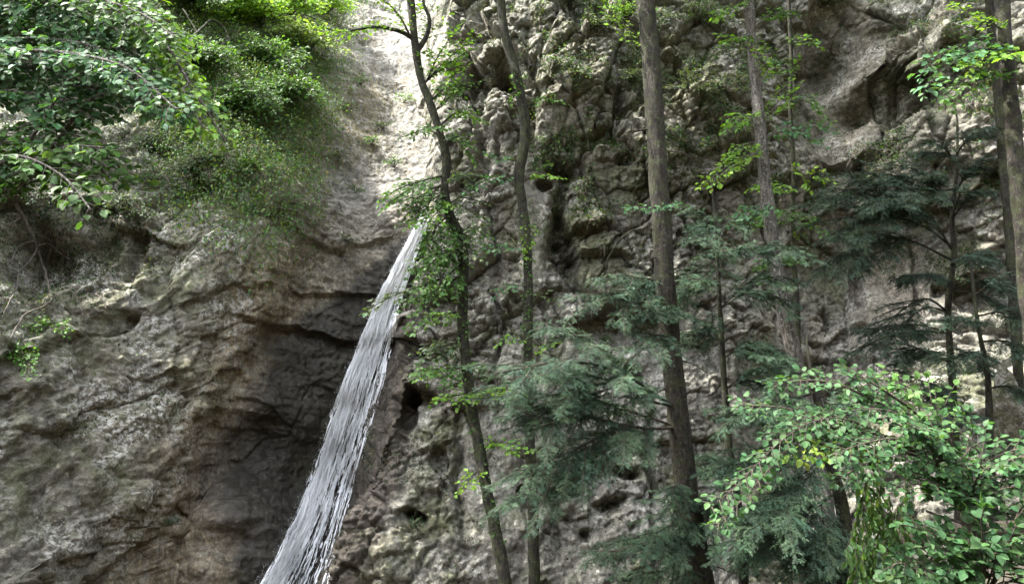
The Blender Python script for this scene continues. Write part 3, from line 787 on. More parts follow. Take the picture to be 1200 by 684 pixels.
# water smooths over the bumps it runs across
ker = np.exp(-(np.arange(-12, 13) / 5.) ** 2); ker /= ker.sum()
DW = np.stack([np.convolve(np.pad(DW[:, j], 12, mode='edge'), ker, 'valid') for j in range(DW.shape[1])], 1)
k2 = np.exp(-(np.arange(-5, 6) / 2.) ** 2); k2 /= k2.sum()
DW = np.stack([np.convolve(np.pad(DW[i], 5, mode='edge'), k2, 'valid') for i in range(DW.shape[0])], 0)
from_rock = DW - .10
WS = at(WP, WQ, from_rock)                      # rows follow the fall, columns run across it
def on_water(s, v, lift=0.0):
    """s across 0..1, v in photo rows -> point"""
    fi = np.clip((v - 240) / 2, 0, len(yy) - 1.001); fj = np.clip((s - ss[0]) / (ss[1] - ss[0]), 0, len(ss) - 1.001)
    i, j = fi.astype(int), fj.astype(int); a, b = (fi - i)[..., None], (fj - j)[..., None]
    P = WS[i, j] * (1 - a) * (1 - b) + WS[i + 1, j] * a * (1 - b) + WS[i, j + 1] * (1 - a) * b + WS[i + 1, j + 1] * a * b
    if np.any(lift): P = P + np.array([0, -1., 0]) * np.asarray(lift)[..., None]
    return P
m, nt, o_ = new_mat('running_water')
uvn = nd(nt, 'ShaderNodeUVMap', uv_map='UVMap'); mp = nd(nt, 'ShaderNodeMapping'); mp.inputs['Scale'].default_value = (17, 2.6, 1); nt.links.new(uvn.outputs[0], mp.inputs['Vector'])
n1_ = nd(nt, 'ShaderNodeTexNoise', i_Scale=1, i_Detail=6, i_Roughness=.7, i_Distortion=.5); nt.links.new(mp.outputs[0], n1_.inputs['Vector'])
mp2 = nd(nt, 'ShaderNodeMapping'); mp2.inputs['Scale'].default_value = (60, 22, 1); nt.links.new(uvn.outputs[0], mp2.inputs['Vector'])
n2_ = nd(nt, 'ShaderNodeTexNoise', i_Scale=1, i_Detail=4, i_Roughness=.7); nt.links.new(mp2.outputs[0], n2_.inputs['Vector'])
msk = nd(nt, 'ShaderNodeAttribute', attribute_name='Mask'); sp = nd(nt, 'ShaderNodeSeparateColor'); nt.links.new(msk.outputs['Color'], sp.inputs[0])
nn = mth(nt, 'ADD', mth(nt, 'MULTIPLY', n1_.outputs['Fac'], .5), mth(nt, 'MULTIPLY', n2_.outputs['Fac'], .5))
al = ramp(nt, mth(nt, 'ADD', nn, mth(nt, 'MULTIPLY', mth(nt, 'SUBTRACT', sp.outputs[0], 1.0), .26)), [(.43, 0.0), (.49, .42), (.57, .82)]).outputs[0]
df = nd(nt, 'ShaderNodeBsdfPrincipled', i_Roughness=.35); df.inputs['Base Color'].default_value = (.88, .89, .92, 1)
nt.links.new(mixc(nt, ramp(nt, n2_.outputs['Fac'], [(.40, 0.), (.56, 1.)]).outputs[0], (.74, .76, .82), (.95, .955, .97)), df.inputs['Base Color'])
tl = nd(nt, 'ShaderNodeBsdfTranslucent'); tl.inputs[0].default_value = (.8, .82, .86, 1)
x0 = nd(nt, 'ShaderNodeMixShader'); x0.inputs[0].default_value = .10; nt.links.new(df.outputs[0], x0.inputs[1]); nt.links.new(tl.outputs[0], x0.inputs[2])
tr = nd(nt, 'ShaderNodeBsdfTransparent'); x1 = nd(nt, 'ShaderNodeMixShader')
nt.links.new(al, x1.inputs[0]); nt.links.new(tr.outputs[0], x1.inputs[1]); nt.links.new(x0.outputs[0], x1.inputs[2]); nt.links.new(x1.outputs[0], o_.inputs[0])
M_WATER = m
m, nt, o_ = new_mat('white_water')
df = nd(nt, 'ShaderNodeBsdfPrincipled', i_Roughness=.3); df.inputs['Base Color'].default_value = (.90, .91, .93, 1)
tl = nd(nt, 'ShaderNodeBsdfTranslucent'); tl.inputs[0].default_value = (.84, .86, .9, 1)
x0 = nd(nt, 'ShaderNodeMixShader'); x0.inputs[0].default_value = .12; nt.links.new(df.outputs[0], x0.inputs[1]); nt.links.new(tl.outputs[0], x0.inputs[2]); nt.links.new(x0.outputs[0], o_.inputs[0])
M_FOAM = m
# density across the fall: solid on the left, breaking into cords on the right, with a dark gap low down
def dens(s, v):
    a = np.exp(-((s - .22) / .20) ** 2) + .62 * np.exp(-((s - .60) / .10) ** 2) + .42 * np.exp(-((s - .78) / .04) ** 2) + .45 * np.exp(-((s - .93) / .04) ** 2) + .10
    top = 1 - sst(290, 380, v)
    a = a * (1 - top) + top * (.95 * np.exp(-((s - .25) / .22) ** 2) + .7 * np.exp(-((s - .62) / .10) ** 2) + .5 * np.exp(-((s - .88) / .08) ** 2))
    a = a * (1 - .45 * sst(.50, .62, s) * sst(400, 520, v))
    gap = np.exp(-((s - np.interp(v, [520, 600, 684], [.42, .46, .50])) / .055) ** 2) * sst(500, 640, v)
    return np.clip(a * (1 - .85 * gap), 0, 1)
SS, YYv = np.meshgrid(ss, yy); uv = np.stack([SS, (YYv - 240) / 100.], -1).reshape(-1, 2)
wi = np.arange(SS.size).reshape(SS.shape)
msk = np.clip((dens(SS, YYv) + .12 * fbm(np.stack([SS * 14, YYv * .02, SS * 0], -1), 3, 311)) * 1.05 * sst(-.07, .14, SS) * (1 - sst(.88, 1.05, SS)), 0, 1)[..., None].repeat(3, -1)
water = mesh_np('waterfall', WS.reshape(-1, 3), [np.stack([wi[:-1, :-1], wi[:-1, 1:], wi[1:, 1:], wi[1:, :-1]], -1).reshape(-1, 4)], M_WATER, None, None, True, msk.reshape(-1, 3), uv)
tag(water, 'white waterfall streaming down the wet dark rock of the basin', 'waterfall', kind='structure')
V, Fq, n = [], [], 0
for k in range(13000):
    s = rng.uniform(-.02, 1.02); v0 = rng.uniform(245, 805)
    if rng.random() > dens(np.array(s), np.array(v0)) ** 1.3 * .95 + .04: continue
    ln = rng.choice([6, 12, 24, 55], p=[.4, .3, .2, .1]) * rng.uniform(.6, 1.4); kk = max(4, int(ln / 3)); v = np.linspace(v0, min(815, v0 + ln), kk)
    sv = s + np.cumsum(rng.normal(0, .005, kk)) + .010 * np.sin(v / 13 + s * 40)
    lift = .015 + abs(rng.normal(0, .04)) + .012 * np.sin(v / 9 + k)
    P = on_water(sv, v, lift); T = nrm(np.gradient(P, axis=0)); S = nrm(np.cross(T, np.array([0, -1., .1]) + rng.normal(0, .25, 3)))
    w_ = rng.choice([.004, .007, .012, .020], p=[.46, .34, .16, .04]) * np.sin(np.linspace(.15, 3., kk)) * rng.uniform(.5, 1.5, kk)
    A, Bv = P - S * w_[:, None], P + S * w_[:, None]; Cc = P + np.cross(S, T) * -w_[:, None] * .7
    V.append(np.stack([A, Cc, Bv], 1).reshape(-1, 3)); i = np.arange(kk - 1)[:, None] * 3 + n
    Fq.append(np.concatenate([i + np.array([[0, 1, 4, 3]]), i + np.array([[1, 2, 5, 4]])])); n += kk * 3
strands = mesh_np('water_strands', np.concatenate(V), [np.concatenate(Fq)], M_FOAM, water)
N = 36000
s = np.where(rng.random(N) < .5, rng.normal(.14, .22, N), rng.uniform(-.06, 1.05, N)); v = 250 + 560 * rng.random(N) ** .8
keep = rng.random(N) < np.clip(dens(np.clip(s, 0, 1), v) + .05, 0, 1) * np.where(s < 0, np.exp(s / .07), 1)
s, v = s[keep], v[keep]; N = len(s)
P = on_water(s, v, .03 + np.abs(rng.normal(0, .09, N))) + rng.normal(0, .03, (N, 3))
oc = np.array([(1, 0, 0), (-1, 0, 0), (0, 1, 0), (0, -1, 0), (0, 0, 1.6), (0, 0, -1.6)])
of = np.array([(0, 2, 4), (2, 1, 4), (1, 3, 4), (3, 0, 4), (2, 0, 5), (1, 2, 5), (3, 1, 5), (0, 3, 5)])
rad = rng.choice([.002, .0032, .005], N, p=[.5, .35, .15])
mesh_np('water_drops', (P[:, None] + oc[None] * rad[:, None, None]).reshape(-1, 3), [(of[None] + (np.arange(N) * 6)[:, None, None]).reshape(-1, 3)], M_FOAM, water)['kind'] = 'stuff'

# ------------------------------------------------------------------ broadleaf limbs
def beech(width, leaf, colr, plane=(0, -.45, .9), kind='mid', **k):
    return lambda lv, tw, c: spray(lv, tw, c, width * 1.25, leaf, colr, plane, kind, **k)
def yew(width, colr=NEEDLE, **k):
    return lambda lv, tw, c: yew_bough(lv, tw, c, width, colr, **k)

# A  the dark crooked tree beside the fall
tA = Tree('slender_tree', 'dark crooked slender tree with its foot nearest the waterfall, leaning left at the top', 'tree',
  [(474,-110,11.2,7.65),(478,-40,11.2,7.65),(481,0,11.2,8.5),(487,55,11.2,8.5),(494,95,11.2,8.5),(508,132,11.2,9.35),(517,160,11.2,9.35),(523,190,11.2,10.2),(521,222,11.2,10.2),(527,252,11.2,11.05),(538,275,11.2,11.9),(543,305,11.2,11.9),(542,350,11.2,11.9),(543,400,11.2,12.75),(549,445,11.2,12.75),(554,485,11.2,12.75),(566,550,11.1,12.75),(578,610,11.0,13.6),(592,684,10.9,14.45)], M_DARK, 'trees in front of the cliff', seed=1)
B = beech
for marks, r0, f in [
  ([(487,47,11.2),(468,37,11.1),(440,32,11),(400,37,10.8),(372,30,10.6)], .035, B(.45,.085,YEL)),
  ([(489,60,11.2),(500,42,11.3),(503,22,11.3),(496,0,11.4),(500,-40,11.4)], .045, B(.4,.08,BRIGHT)),
  ([(484,50,11.2),(470,22,11.0),(455,5,10.9),(430,-12,10.7)], .02, B(.4,.08,YEL)),
  ([(495,100,11.2),(515,82,11.2),(545,62,11.1)], .016, B(.38,.08,BRIGHT)),
  ([(503,120,11.2),(525,102,11.1),(553,98,11.0)], .016, B(.40,.08,GREEN)),
  ([(513,150,11.2),(535,132,11.1),(556,138,11.0)], .014, B(.36,.08,BRIGHT)),
  ([(517,160,11.2),(500,152,11.1),(478,158,11.0)], .012, B(.3,.075,GREEN)),
  ([(522,205,11.2),(495,212,11.0),(470,220,10.8),(450,232,10.7)], .016, B(.42,.08,GREEN)),
  ([(522,215,11.2),(500,225,11.1),(478,240,11.0)], .014, B(.35,.08,DULL)),
  ([(523,240,11.2),(540,232,11.1),(560,236,11.0)], .012, B(.3,.08,DULL)),
  ([(527,250,11.2),(510,268,11.0),(500,292,10.9)], .014, B(.35,.08,GREEN)),
  ([(538,276,11.2),(552,272,11.1),(566,282,11.0)], .012, B(.32,.08,GREEN)),
  ([(541,292,11.2),(520,296,11.0),(498,316,10.8)], .016, B(.42,.085,GREEN)),
  ([(543,305,11.2),(525,322,11.0),(500,333,10.8),(462,346,10.5),(432,362,10.4)], .018, B(.30,.085,DULL)),
  ([(543,320,11.2),(520,336,11.0),(488,350,10.8)], .014, B(.36,.085,GREEN)),
  ([(542,365,11.2),(528,366,11.1),(506,372,10.9)], .01, B(.26,.08,BRIGHT)),
  ([(543,400,11.2),(525,404,11.0),(500,418,10.8)], .012, B(.38,.085,DULL)),
  ([(547,430,11.2),(525,434,11.0),(496,440,10.8)], .012, B(.42,.085,GREEN)),
  ([(551,460,11.2),(540,462,11.0),(520,466,10.9)], .010, B(.26,.085,BRIGHT)),
  ([(551,462,11.2),(566,458,11.0),(588,456,10.9)], .008, B(.22,.08,YEL)),
  ([(563,535,11.1),(575,518,11.0),(600,520,10.8)], .007, B(.18,.08,BRIGHT)),
  ([(567,556,11.1),(560,552,11.0),(552,560,10.9)], .006, B(.16,.08,YEL)),
  ([(520,225,11.2),(505,236,11.0),(486,250,10.9)], .012, B(.36,.08,GREEN)),
  ([(522,232,11.2),(515,245,10.9),(500,262,10.7)], .012, B(.34,.08,BRIGHT)),
  ([(530,262,11.2),(520,280,10.9),(515,302,10.7)], .012, B(.34,.08,GREEN)),
  ([(532,266,11.2),(545,290,10.9),(560,300,10.8)], .012, B(.30,.08,DULL)),
  ([(522,212,11.2),(536,205,11.0),(552,214,10.9)], .012, B(.28,.08,DULL)),
  ([(540,288,11.2),(515,310,10.9),(492,340,10.7),(470,356,10.6)], .014, B(.28,.08,GREEN)),
  ([(508,132,11.2),(526,115,11.0),(540,85,10.9)], .012, B(.34,.08,BRIGHT)),
  ([(496,104,11.2),(512,68,11.1),(528,44,11.0)], .012, B(.32,.08,BRIGHT)),
  ([(519,172,11.2),(534,160,11.0),(548,168,10.9)], .012, B(.30,.08,GREEN)),
  ]:
    tA.limb(marks, r0, leaf=f)
    if r0 < .017:
        a_ = np.array(marks, float); a_[1:] += (rng.normal(0, 1, 3) * np.array([10, 10, .25])) * np.linspace(.4, 1, len(a_) - 1)[:, None]; tA.limb([tuple(q_) for q_ in a_], r0 * .8, leaf=f)

# B  the sinuous trunk next to it
tB = Tree('slender_tree', 'sinuous dark trunk second from the waterfall, bent like a bow beneath the top', 'tree',
  [(582,-110,11,8.18),(586,-40,11,9.0),(587,0,11,9.0),(592,40,11,9.82),(602,75,11,10.64),(610,110,11,11.46),(615,142,11,11.46),(614,172,11,12.28),(609,197,11,12.28),(608,216,11,11.46),(613,245,11,10.64),(618,300,11,10.64),(619,370,11,10.64),(619,430,11,10.64),(621,520,11,11.46),(625,600,11,12.28),(626,684,11,13.09)], M_DARK, 'trees in front of the cliff', seed=2)
for marks, r0, f in [
  ([(600,75,11),(606,92,10.9),(602,112,10.9)], .006, B(.16,.07,BRIGHT)),
  ([(614,128,11),(630,116,10.9),(652,118,10.8)], .008, B(.26,.075,GREEN)),
  ([(611,190,11),(590,186,10.9),(572,180,10.8)], .007, B(.26,.075,COOL)),
  ([(608,208,11),(585,206,10.9),(556,218,10.8)], .008, B(.22,.08,COOL)),
  ([(610,215,11),(630,205,10.9),(650,206,10.8)], .008, B(.22,.075,BRIGHT)),
  ([(615,262,11),(620,270,10.8),(617,288,10.8)], .006, B(.12,.07,YEL)),
  ([(617,296,11),(598,290,10.9),(572,292,10.8)], .007, B(.26,.08,COOL)),
  ([(619,335,11),(600,334,10.9),(588,340,10.8)], .006, B(.2,.08,COOL)),
  ([(619,352,11),(632,346,10.9),(648,350,10.8)], .006, B(.16,.075,DULL)),
  ([(619,420,11),(632,410,10.9),(646,404,10.8)], .006, B(.14,.07,YEL)),
  ([(619,400,11),(606,396,10.9),(592,400,10.8)], .006, B(.14,.07,BRIGHT)),
  ]: tB.limb(marks, r0, leaf=f)

def trunk_ivy(T_, y0, y1, n, sd_):
    g_ = np.random.default_rng(sd_); q_ = proj(T_.path[:, :3])[1]; k = np.where((q_ > y0) & (q_ < y1))[0]; i = g_.choice(k, n); a = g_.uniform(-1.6, 1.6, n)
    o_ = np.stack([np.sin(a), -np.cos(a), 0 * a], -1); B_ = T_.path[i, :3] + o_ * (T_.path[i, 3:4] + .01)
    lv = Soup(); add_leaves(lv, B_, o_ * .5 + g_.normal(0, .5, (n, 3)) + np.array([0, 0, -.3]), o_ + np.array([0, 0, .4]) + g_.normal(0, .3, (n, 3)), .055 * g_.uniform(.6, 1.2, n), 'mid', jitter(n, GREEN))
    lv.build('ivy', M_LEAF, T_.root, off=T_.base)
trunk_ivy(tA, 240, 460, 150, 1); trunk_ivy(tB, 250, 430, 110, 2); trunk_ivy(tA, 470, 640, 50, 3)
# C  the conifer
tC = Tree('conifer_tree', 'thick straight brown conifer trunk in the middle of the cliff carrying blue-green boughs', 'tree',
  [(748,-110,9,17.1),(753,-40,9,18.0),(756,0,9,18.9),(762,60,9,19.8),(766,120,9,20.7),(770,180,9,21.6),(773,230,9,21.6),(777,290,9,22.5),(783,370,9,23.4),(788,430,9,23.4),(794,480,9,24.3),(803,560,9,25.2),(812,620,9,25.2),(822,684,9,27.0)], M_BROWN, 'trees in front of the cliff', seg=20, rough=.13, seed=3)
Yw = yew
for marks, r0, f in [
  ([(792,476,9),(768,462,8.7),(738,442,8.4),(700,428,8.1),(655,424,7.8),(610,432,7.6),(568,440,7.5)], .028, Yw(.50)),
  ([(795,500,9),(760,502,8.7),(722,496,8.4),(684,488,8.1),(640,498,7.8),(600,520,7.6)], .026, Yw(.50)),
  ([(760,460,8.6),(725,425,8.4),(695,402,8.2),(668,392,8.0),(640,404,7.9)], .016, Yw(.42)),
  ([(735,445,8.4),(690,452,8.2),(650,462,8.0),(610,470,7.8),(575,478,7.7)], .016, Yw(.45)),
  ([(722,496,8.4),(695,530,8.2),(655,556,8.0),(610,580,7.9),(575,604,7.8)], .016, Yw(.40)),
  ([(730,497,8.4),(712,512,8.3),(690,545,8.2),(672,582,8.1)], .012, Yw(.3)),
  ([(779,330,9),(755,326,8.7),(728,322,8.5),(705,328,8.3)], .014, Yw(.34)),
  ([(783,372,9),(760,372,8.7),(735,374,8.5),(715,384,8.4)], .014, Yw(.32)),
  ([(782,350,9),(760,345,8.7),(735,346,8.5),(722,356,8.4)], .012, Yw(.28)),
  ([(785,398,9),(770,392,8.6),(750,398,8.4),(738,412,8.3)], .012, Yw(.26)),
  ([(780,340,9),(805,322,8.8),(830,312,8.7),(855,318,8.6)], .014, Yw(.36)),
  ([(803,566,9),(790,572,8.7),(785,590,8.6)], .012, Yw(.26)),
  ([(806,590,9),(828,586,8.8),(850,596,8.7)], .012, Yw(.28)),
  ([(813,628,9),(780,632,8.7),(740,640,8.4),(706,656,8.2)], .016, Yw(.34)),
  ]:
    tC.limb(marks, r0 * .8, mat=M_TWIG, leafmat=M_NEEDLE, leaf=f, foliage='needles')
    a_ = np.array(marks, float); a_[1:] += (rng.normal(0, 1, 3) * np.array([18, 22, .3])) * np.linspace(.4, 1, len(a_) - 1)[:, None]
    tC.limb([tuple(q_) for q_ in a_], r0 * .6, mat=M_TWIG, leafmat=M_NEEDLE, leaf=f, foliage='needles')
for py_, dx_, dy_ in ((30,-14,-8),(112,16,-10),(150,-18,6),(210,12,-4),(300,-10,4),(420,20,10),(452,-16,12),(540,14,8),(610,-12,4),(660,18,6)):
    k_ = np.argmin(np.abs(proj(tC.path[:, :3])[1] - py_)); x_ = proj(tC.path[k_, :3])[0]
    tC.limb([(float(x_), py_, 9), (float(x_) + dx_ * 1.2, py_ + dy_ * .6, 8.9), (float(x_) + dx_ * 2, py_ + dy_ * 1.6, 8.8)], .012)
tC.limb([(770,186,9),(790,180,8.9),(800,178,8.8)], .008)
tC.limb([(774,246,9),(765,243,8.8),(742,244,8.6)], .007, leaf=B(.2,.07,COOL))
tC.limb([(775,250,9),(782,240,8.8),(792,238,8.7)], .006, leaf=B(.16,.07,COOL))
tC.limb([(762,60,9),(745,40,9.1),(722,22,9.2),(712,8,9.2)], .012, leaf=B(.3,.075,YEL))

# D and E  the pale pole and the thin one behind it
tD = Tree('pale_tree', 'pale grey slanting trunk right of the thick conifer, spotted with lichen', 'tree',
  [(872,-110,10,8.1),(876,-40,10,9.0),(878,0,10,9.9),(882,60,10,10.8),(888,120,10,11.7),(893,180,10,12.6),(900,240,10,13.5),(908,300,10,14.4),(920,370,10,15.3),(934,430,10,16.2),(950,500,10,16.2),(962,560,9.9,17.1),(975,640,9.8,18.0)], M_PALE, 'trees in front of the cliff', seed=4)
for marks, r0, f in [
  ([(879,8,10),(865,6,9.9),(845,16,9.8)], .008, B(.26,.08,BRIGHT)),
  ([(881,40,10),(866,44,9.9),(850,42,9.8)], .007, B(.22,.075,BRIGHT)),
  ([(886,92,10),(896,76,9.9),(898,62,9.9)], .006, B(.14,.07,YEL)),
  ([(881,30,10),(900,20,9.9),(925,18,9.8)], .008, B(.28,.08,GREEN)),
  ([(890,150,10),(910,128,9.9),(925,108,9.8)], .008, B(.24,.08,BRIGHT)),
  ([(892,165,10),(915,150,9.9),(940,146,9.8),(966,150,9.7)], .010, B(.30,.085,COOL)),
  ([(891,140,10),(875,136,9.9),(860,148,9.8)], .008, B(.28,.085,BRIGHT)),
  ([(893,185,10),(875,184,9.9),(850,196,9.8),(830,212,9.7)], .008, B(.22,.085,YEL)),
  ([(890,165,10),(872,170,9.9),(858,178,9.8)], .007, B(.2,.08,BRIGHT)),
  ([(899,236,10),(885,246,9.9),(862,258,9.8)], .007, B(.24,.08,COOL)),
  ([(903,262,10),(925,252,9.9),(950,256,9.8)], .008, B(.26,.08,DULL)),
  ]:
    tD.limb(marks, r0, leaf=f)
    a_ = np.array(marks, float); a_[1:] += (rng.normal(0, 1, 3) * np.array([14, 12, .25])) * np.linspace(.4, 1, len(a_) - 1)[:, None]; tD.limb([tuple(q_) for q_ in a_], r0 * .8, leaf=f)
tE = Tree('sapling', 'very thin dark sapling standing just right of the pale slanting trunk', 'sapling',
  [(921,-80,12,3),(924,0,12,4),(927,60,12,4),(926,130,12,4.5),(930,200,12,5),(929,280,12,5),(934,360,12,6),(936,450,12,6),(938,600,12,9)], M_DARK, seed=5)
for marks, r0, f in [
  ([(927,96,12),(920,84,11.8),(905,88,11.7)], .008, B(.3,.085,GREEN)), ([(926,60,12),(935,48,11.8),(948,50,11.7)], .008, B(.26,.085,GREEN)),
  ([(930,215,12),(945,205,11.8),(966,208,11.6)], .008, B(.32,.09,YEL)), ([(930,225,12),(915,218,11.8),(900,222,11.6)], .008, B(.3,.09,BRIGHT)),
  ([(931,270,12),(945,262,11.8),(965,270,11.6)], .008, B(.32,.09,GREEN)), ([(926,120,12),(940,112,11.8),(955,120,11.7)], .008, B(.28,.085,GREEN)),
  ([(931,300,12),(915,300,11.8),(895,310,11.6)], .008, B(.34,.09,GREEN)), ([(931,250,12),(915,252,11.8),(890,262,11.6)], .008, B(.34,.09,GREEN))]:
    tE.limb(marks, r0, leaf=f)
    a_ = np.array(marks, float); a_[1:] += (rng.normal(0, 1, 3) * np.array([14, 12, .25])) * np.linspace(.4, 1, len(a_) - 1)[:, None]; tE.limb([tuple(q_) for q_ in a_], r0 * .8, leaf=f)

# F and G  right-hand edge
tF = Tree('bare_trunk_tree', 'brown bare trunk crossing the right edge of the view in front of all others there', 'tree',
  [(1166,-110,7.5,10.17),(1171,-40,7.5,10.95),(1174,0,7.5,11.73),(1179,60,7.5,13.29),(1185,130,7.5,14.08),(1192,200,7.5,15.64),(1199,270,7.5,16.42),(1207,350,7.5,17.2),(1216,440,7.5,17.99),(1226,540,7.4,18.77),(1236,640,7.3,20.33)], M_BROWN, 'trees in front of the cliff', seed=6)
for marks, r0, f in [
  ([(1180,64,7.5),(1160,58,7.3),(1135,62,7.2),(1105,82,7.1),(1084,104,7.0)], .010, B(.24,.085,COOL)),
  ([(1179,50,7.5),(1160,62,7.3),(1142,70,7.2)], .007, B(.16,.08,YEL)),
  ([(1178,40,7.5),(1165,28,7.4),(1148,26,7.3)], .006, B(.14,.075,YEL)),
  ([(1182,90,7.5),(1165,88,7.3),(1140,98,7.2),(1118,120,7.1)], .008, B(.16,.08,GREEN)),
  ([(1180,72,7.5),(1190,62,7.3),(1205,60,7.2)], .007, B(.2,.085,BRIGHT))]:
    tF.limb(marks, r0, leaf=f)
    a_ = np.array(marks, float); a_[1:] += (rng.normal(0, 1, 3) * np.array([14, 12, .25])) * np.linspace(.4, 1, len(a_) - 1)[:, None]; tF.limb([tuple(q_) for q_ in a_], r0 * .8, leaf=f)
tG = Tree('dark_tree', 'dark trunk half hidden close behind the bare brown trunk on the right', 'tree',
  [(1154,-90,10,7.14),(1158,-20,10,7.65),(1162,40,10,7.65),(1168,100,10,8.16),(1174,170,10,8.16),(1180,240,10,8.67),(1186,320,10,8.67),(1192,420,10,9.18),(1200,560,10,9.69)], M_DARK, 'trees in front of the cliff', seed=7)
tG.limb([(1164,60,10),(1150,40,9.9),(1130,30,9.8)], .01, leaf=B(.26,.085,DULL))

# yews
t1 = Tree('young_yew', 'young yew on a wiry stem just right of the thick conifer, plumes over the trunk', 'yew',
  [(833,208,9.6,1),(836,236,9.6,3),(842,330,9.6,5),(847,420,9.6,7),(854,520,9.6,9),(866,600,9.6,10),(872,684,9.6,12)], M_DARK, 'young yews below the cliff', seg=8, seed=8)
for marks, w_ in [
  ([(838,262,9.6),(825,262,9.4),(810,278,9.3)], .26), ([(838,270,9.6),(856,262,9.5),(876,274,9.4)], .26),
  ([(841,310,9.6),(862,292,9.4),(890,296,9.2),(908,312,9.1)], .36), ([(842,330,9.6),(820,330,9.4),(796,344,9.2)], .34),
  ([(844,362,9.6),(870,346,9.4),(902,346,9.2),(930,360,9.1)], .38), ([(846,400,9.6),(822,392,9.4),(800,402,9.2)], .34),
  ([(847,420,9.6),(875,404,9.4),(905,410,9.2),(925,426,9.1)], .36), ([(850,455,9.6),(880,446,9.4),(905,460,9.2)], .32),
  ([(853,500,9.6),(885,490,9.4),(920,505,9.2)], .34), ([(858,545,9.6),(835,540,9.4),(818,556,9.3)], .28),
  ([(864,590,9.6),(830,592,9.4),(790,612,9.1),(740,636,8.9)], .36), ([(868,630,9.6),(835,640,9.4),(790,660,9.1),(750,690,9.0)], .34),
  ([(866,605,9.6),(895,600,9.4),(920,616,9.2)], .34), ([(870,650,9.6),(900,646,9.4),(930,664,9.2)], .34)]:
    t1.limb(marks, .009, mat=M_DARK, leafmat=M_NEEDLE, leaf=Yw(w_ * 1.25), foliage='needles')
    a_ = np.array(marks, float); a_[1:] += (rng.normal(0, 1, 3) * np.array([22, 20, .3])) * np.linspace(.4, 1, len(a_) - 1)[:, None]
    t1.limb([tuple(q_) for q_ in a_], .008, mat=M_DARK, leafmat=M_NEEDLE, leaf=Yw(w_ * 1.2), foliage='needles')
t2 = Tree('young_yew', 'young yew with a bent dark stem behind the drooping beech shrub', 'yew',
  [(945,392,8.8,1),(948,420,8.8,4),(958,470,8.8,8),(970,530,8.8,11),(984,580,8.8,14),(990,625,8.8,15),(984,670,8.8,16),(976,720,8.8,17)], M_DARK, 'young yews below the cliff', seg=10, seed=9)
for marks, w_ in [
  ([(950,436,8.8),(930,440,8.6),(905,458,8.4)], .28), ([(955,460,8.8),(925,470,8.6),(890,480,8.4),(862,496,8.2)], .36),
  ([(962,500,8.8),(930,516,8.6),(890,536,8.4),(850,566,8.2)], .40), ([(970,532,8.8),(940,556,8.6),(905,580,8.4),(875,612,8.2)], .42),
  ([(982,575,8.8),(950,600,8.6),(915,625,8.4),(880,660,8.2)], .42), ([(986,600,8.8),(960,640,8.6),(930,676,8.4)], .40),
  ([(990,620,8.8),(1010,640,8.6),(1030,676,8.4)], .36), ([(958,480,8.8),(985,470,8.7),(1015,480,8.6)], .3),
  ([(972,540,8.8),(1000,530,8.7),(1030,548,8.6)], .34), ([(988,640,8.8),(975,660,8.5),(950,690,8.4)], .36)]:
    t2.limb(marks, .011, mat=M_DARK, leafmat=M_NEEDLE, leaf=Yw(w_ * 1.25), foliage='needles')
    a_ = np.array(marks, float); a_[1:] += (rng.normal(0, 1, 3) * np.array([22, 20, .3])) * np.linspace(.4, 1, len(a_) - 1)[:, None]
    t2.limb([tuple(q_) for q_ in a_], .008, mat=M_DARK, leafmat=M_NEEDLE, leaf=Yw(w_ * 1.2), foliage='needles')
t3 = Tree('yew_tree', 'spreading dark yew with arching bare limbs before the pale rock on the right', 'yew',
  [(1119,122,10.6,0.8),(1122,150,10.6,2.4),(1121,200,10.6,3.2),(1116,250,10.6,4.8),(1118,300,10.6,5.6),(1111,360,10.6,6.4),(1115,430,10.6,7.2),(1120,520,10.6,8.8),(1128,620,10.6,13.6)], M_DARK, None, seg=10, seed=10)
YD = (.032, .054, .031)
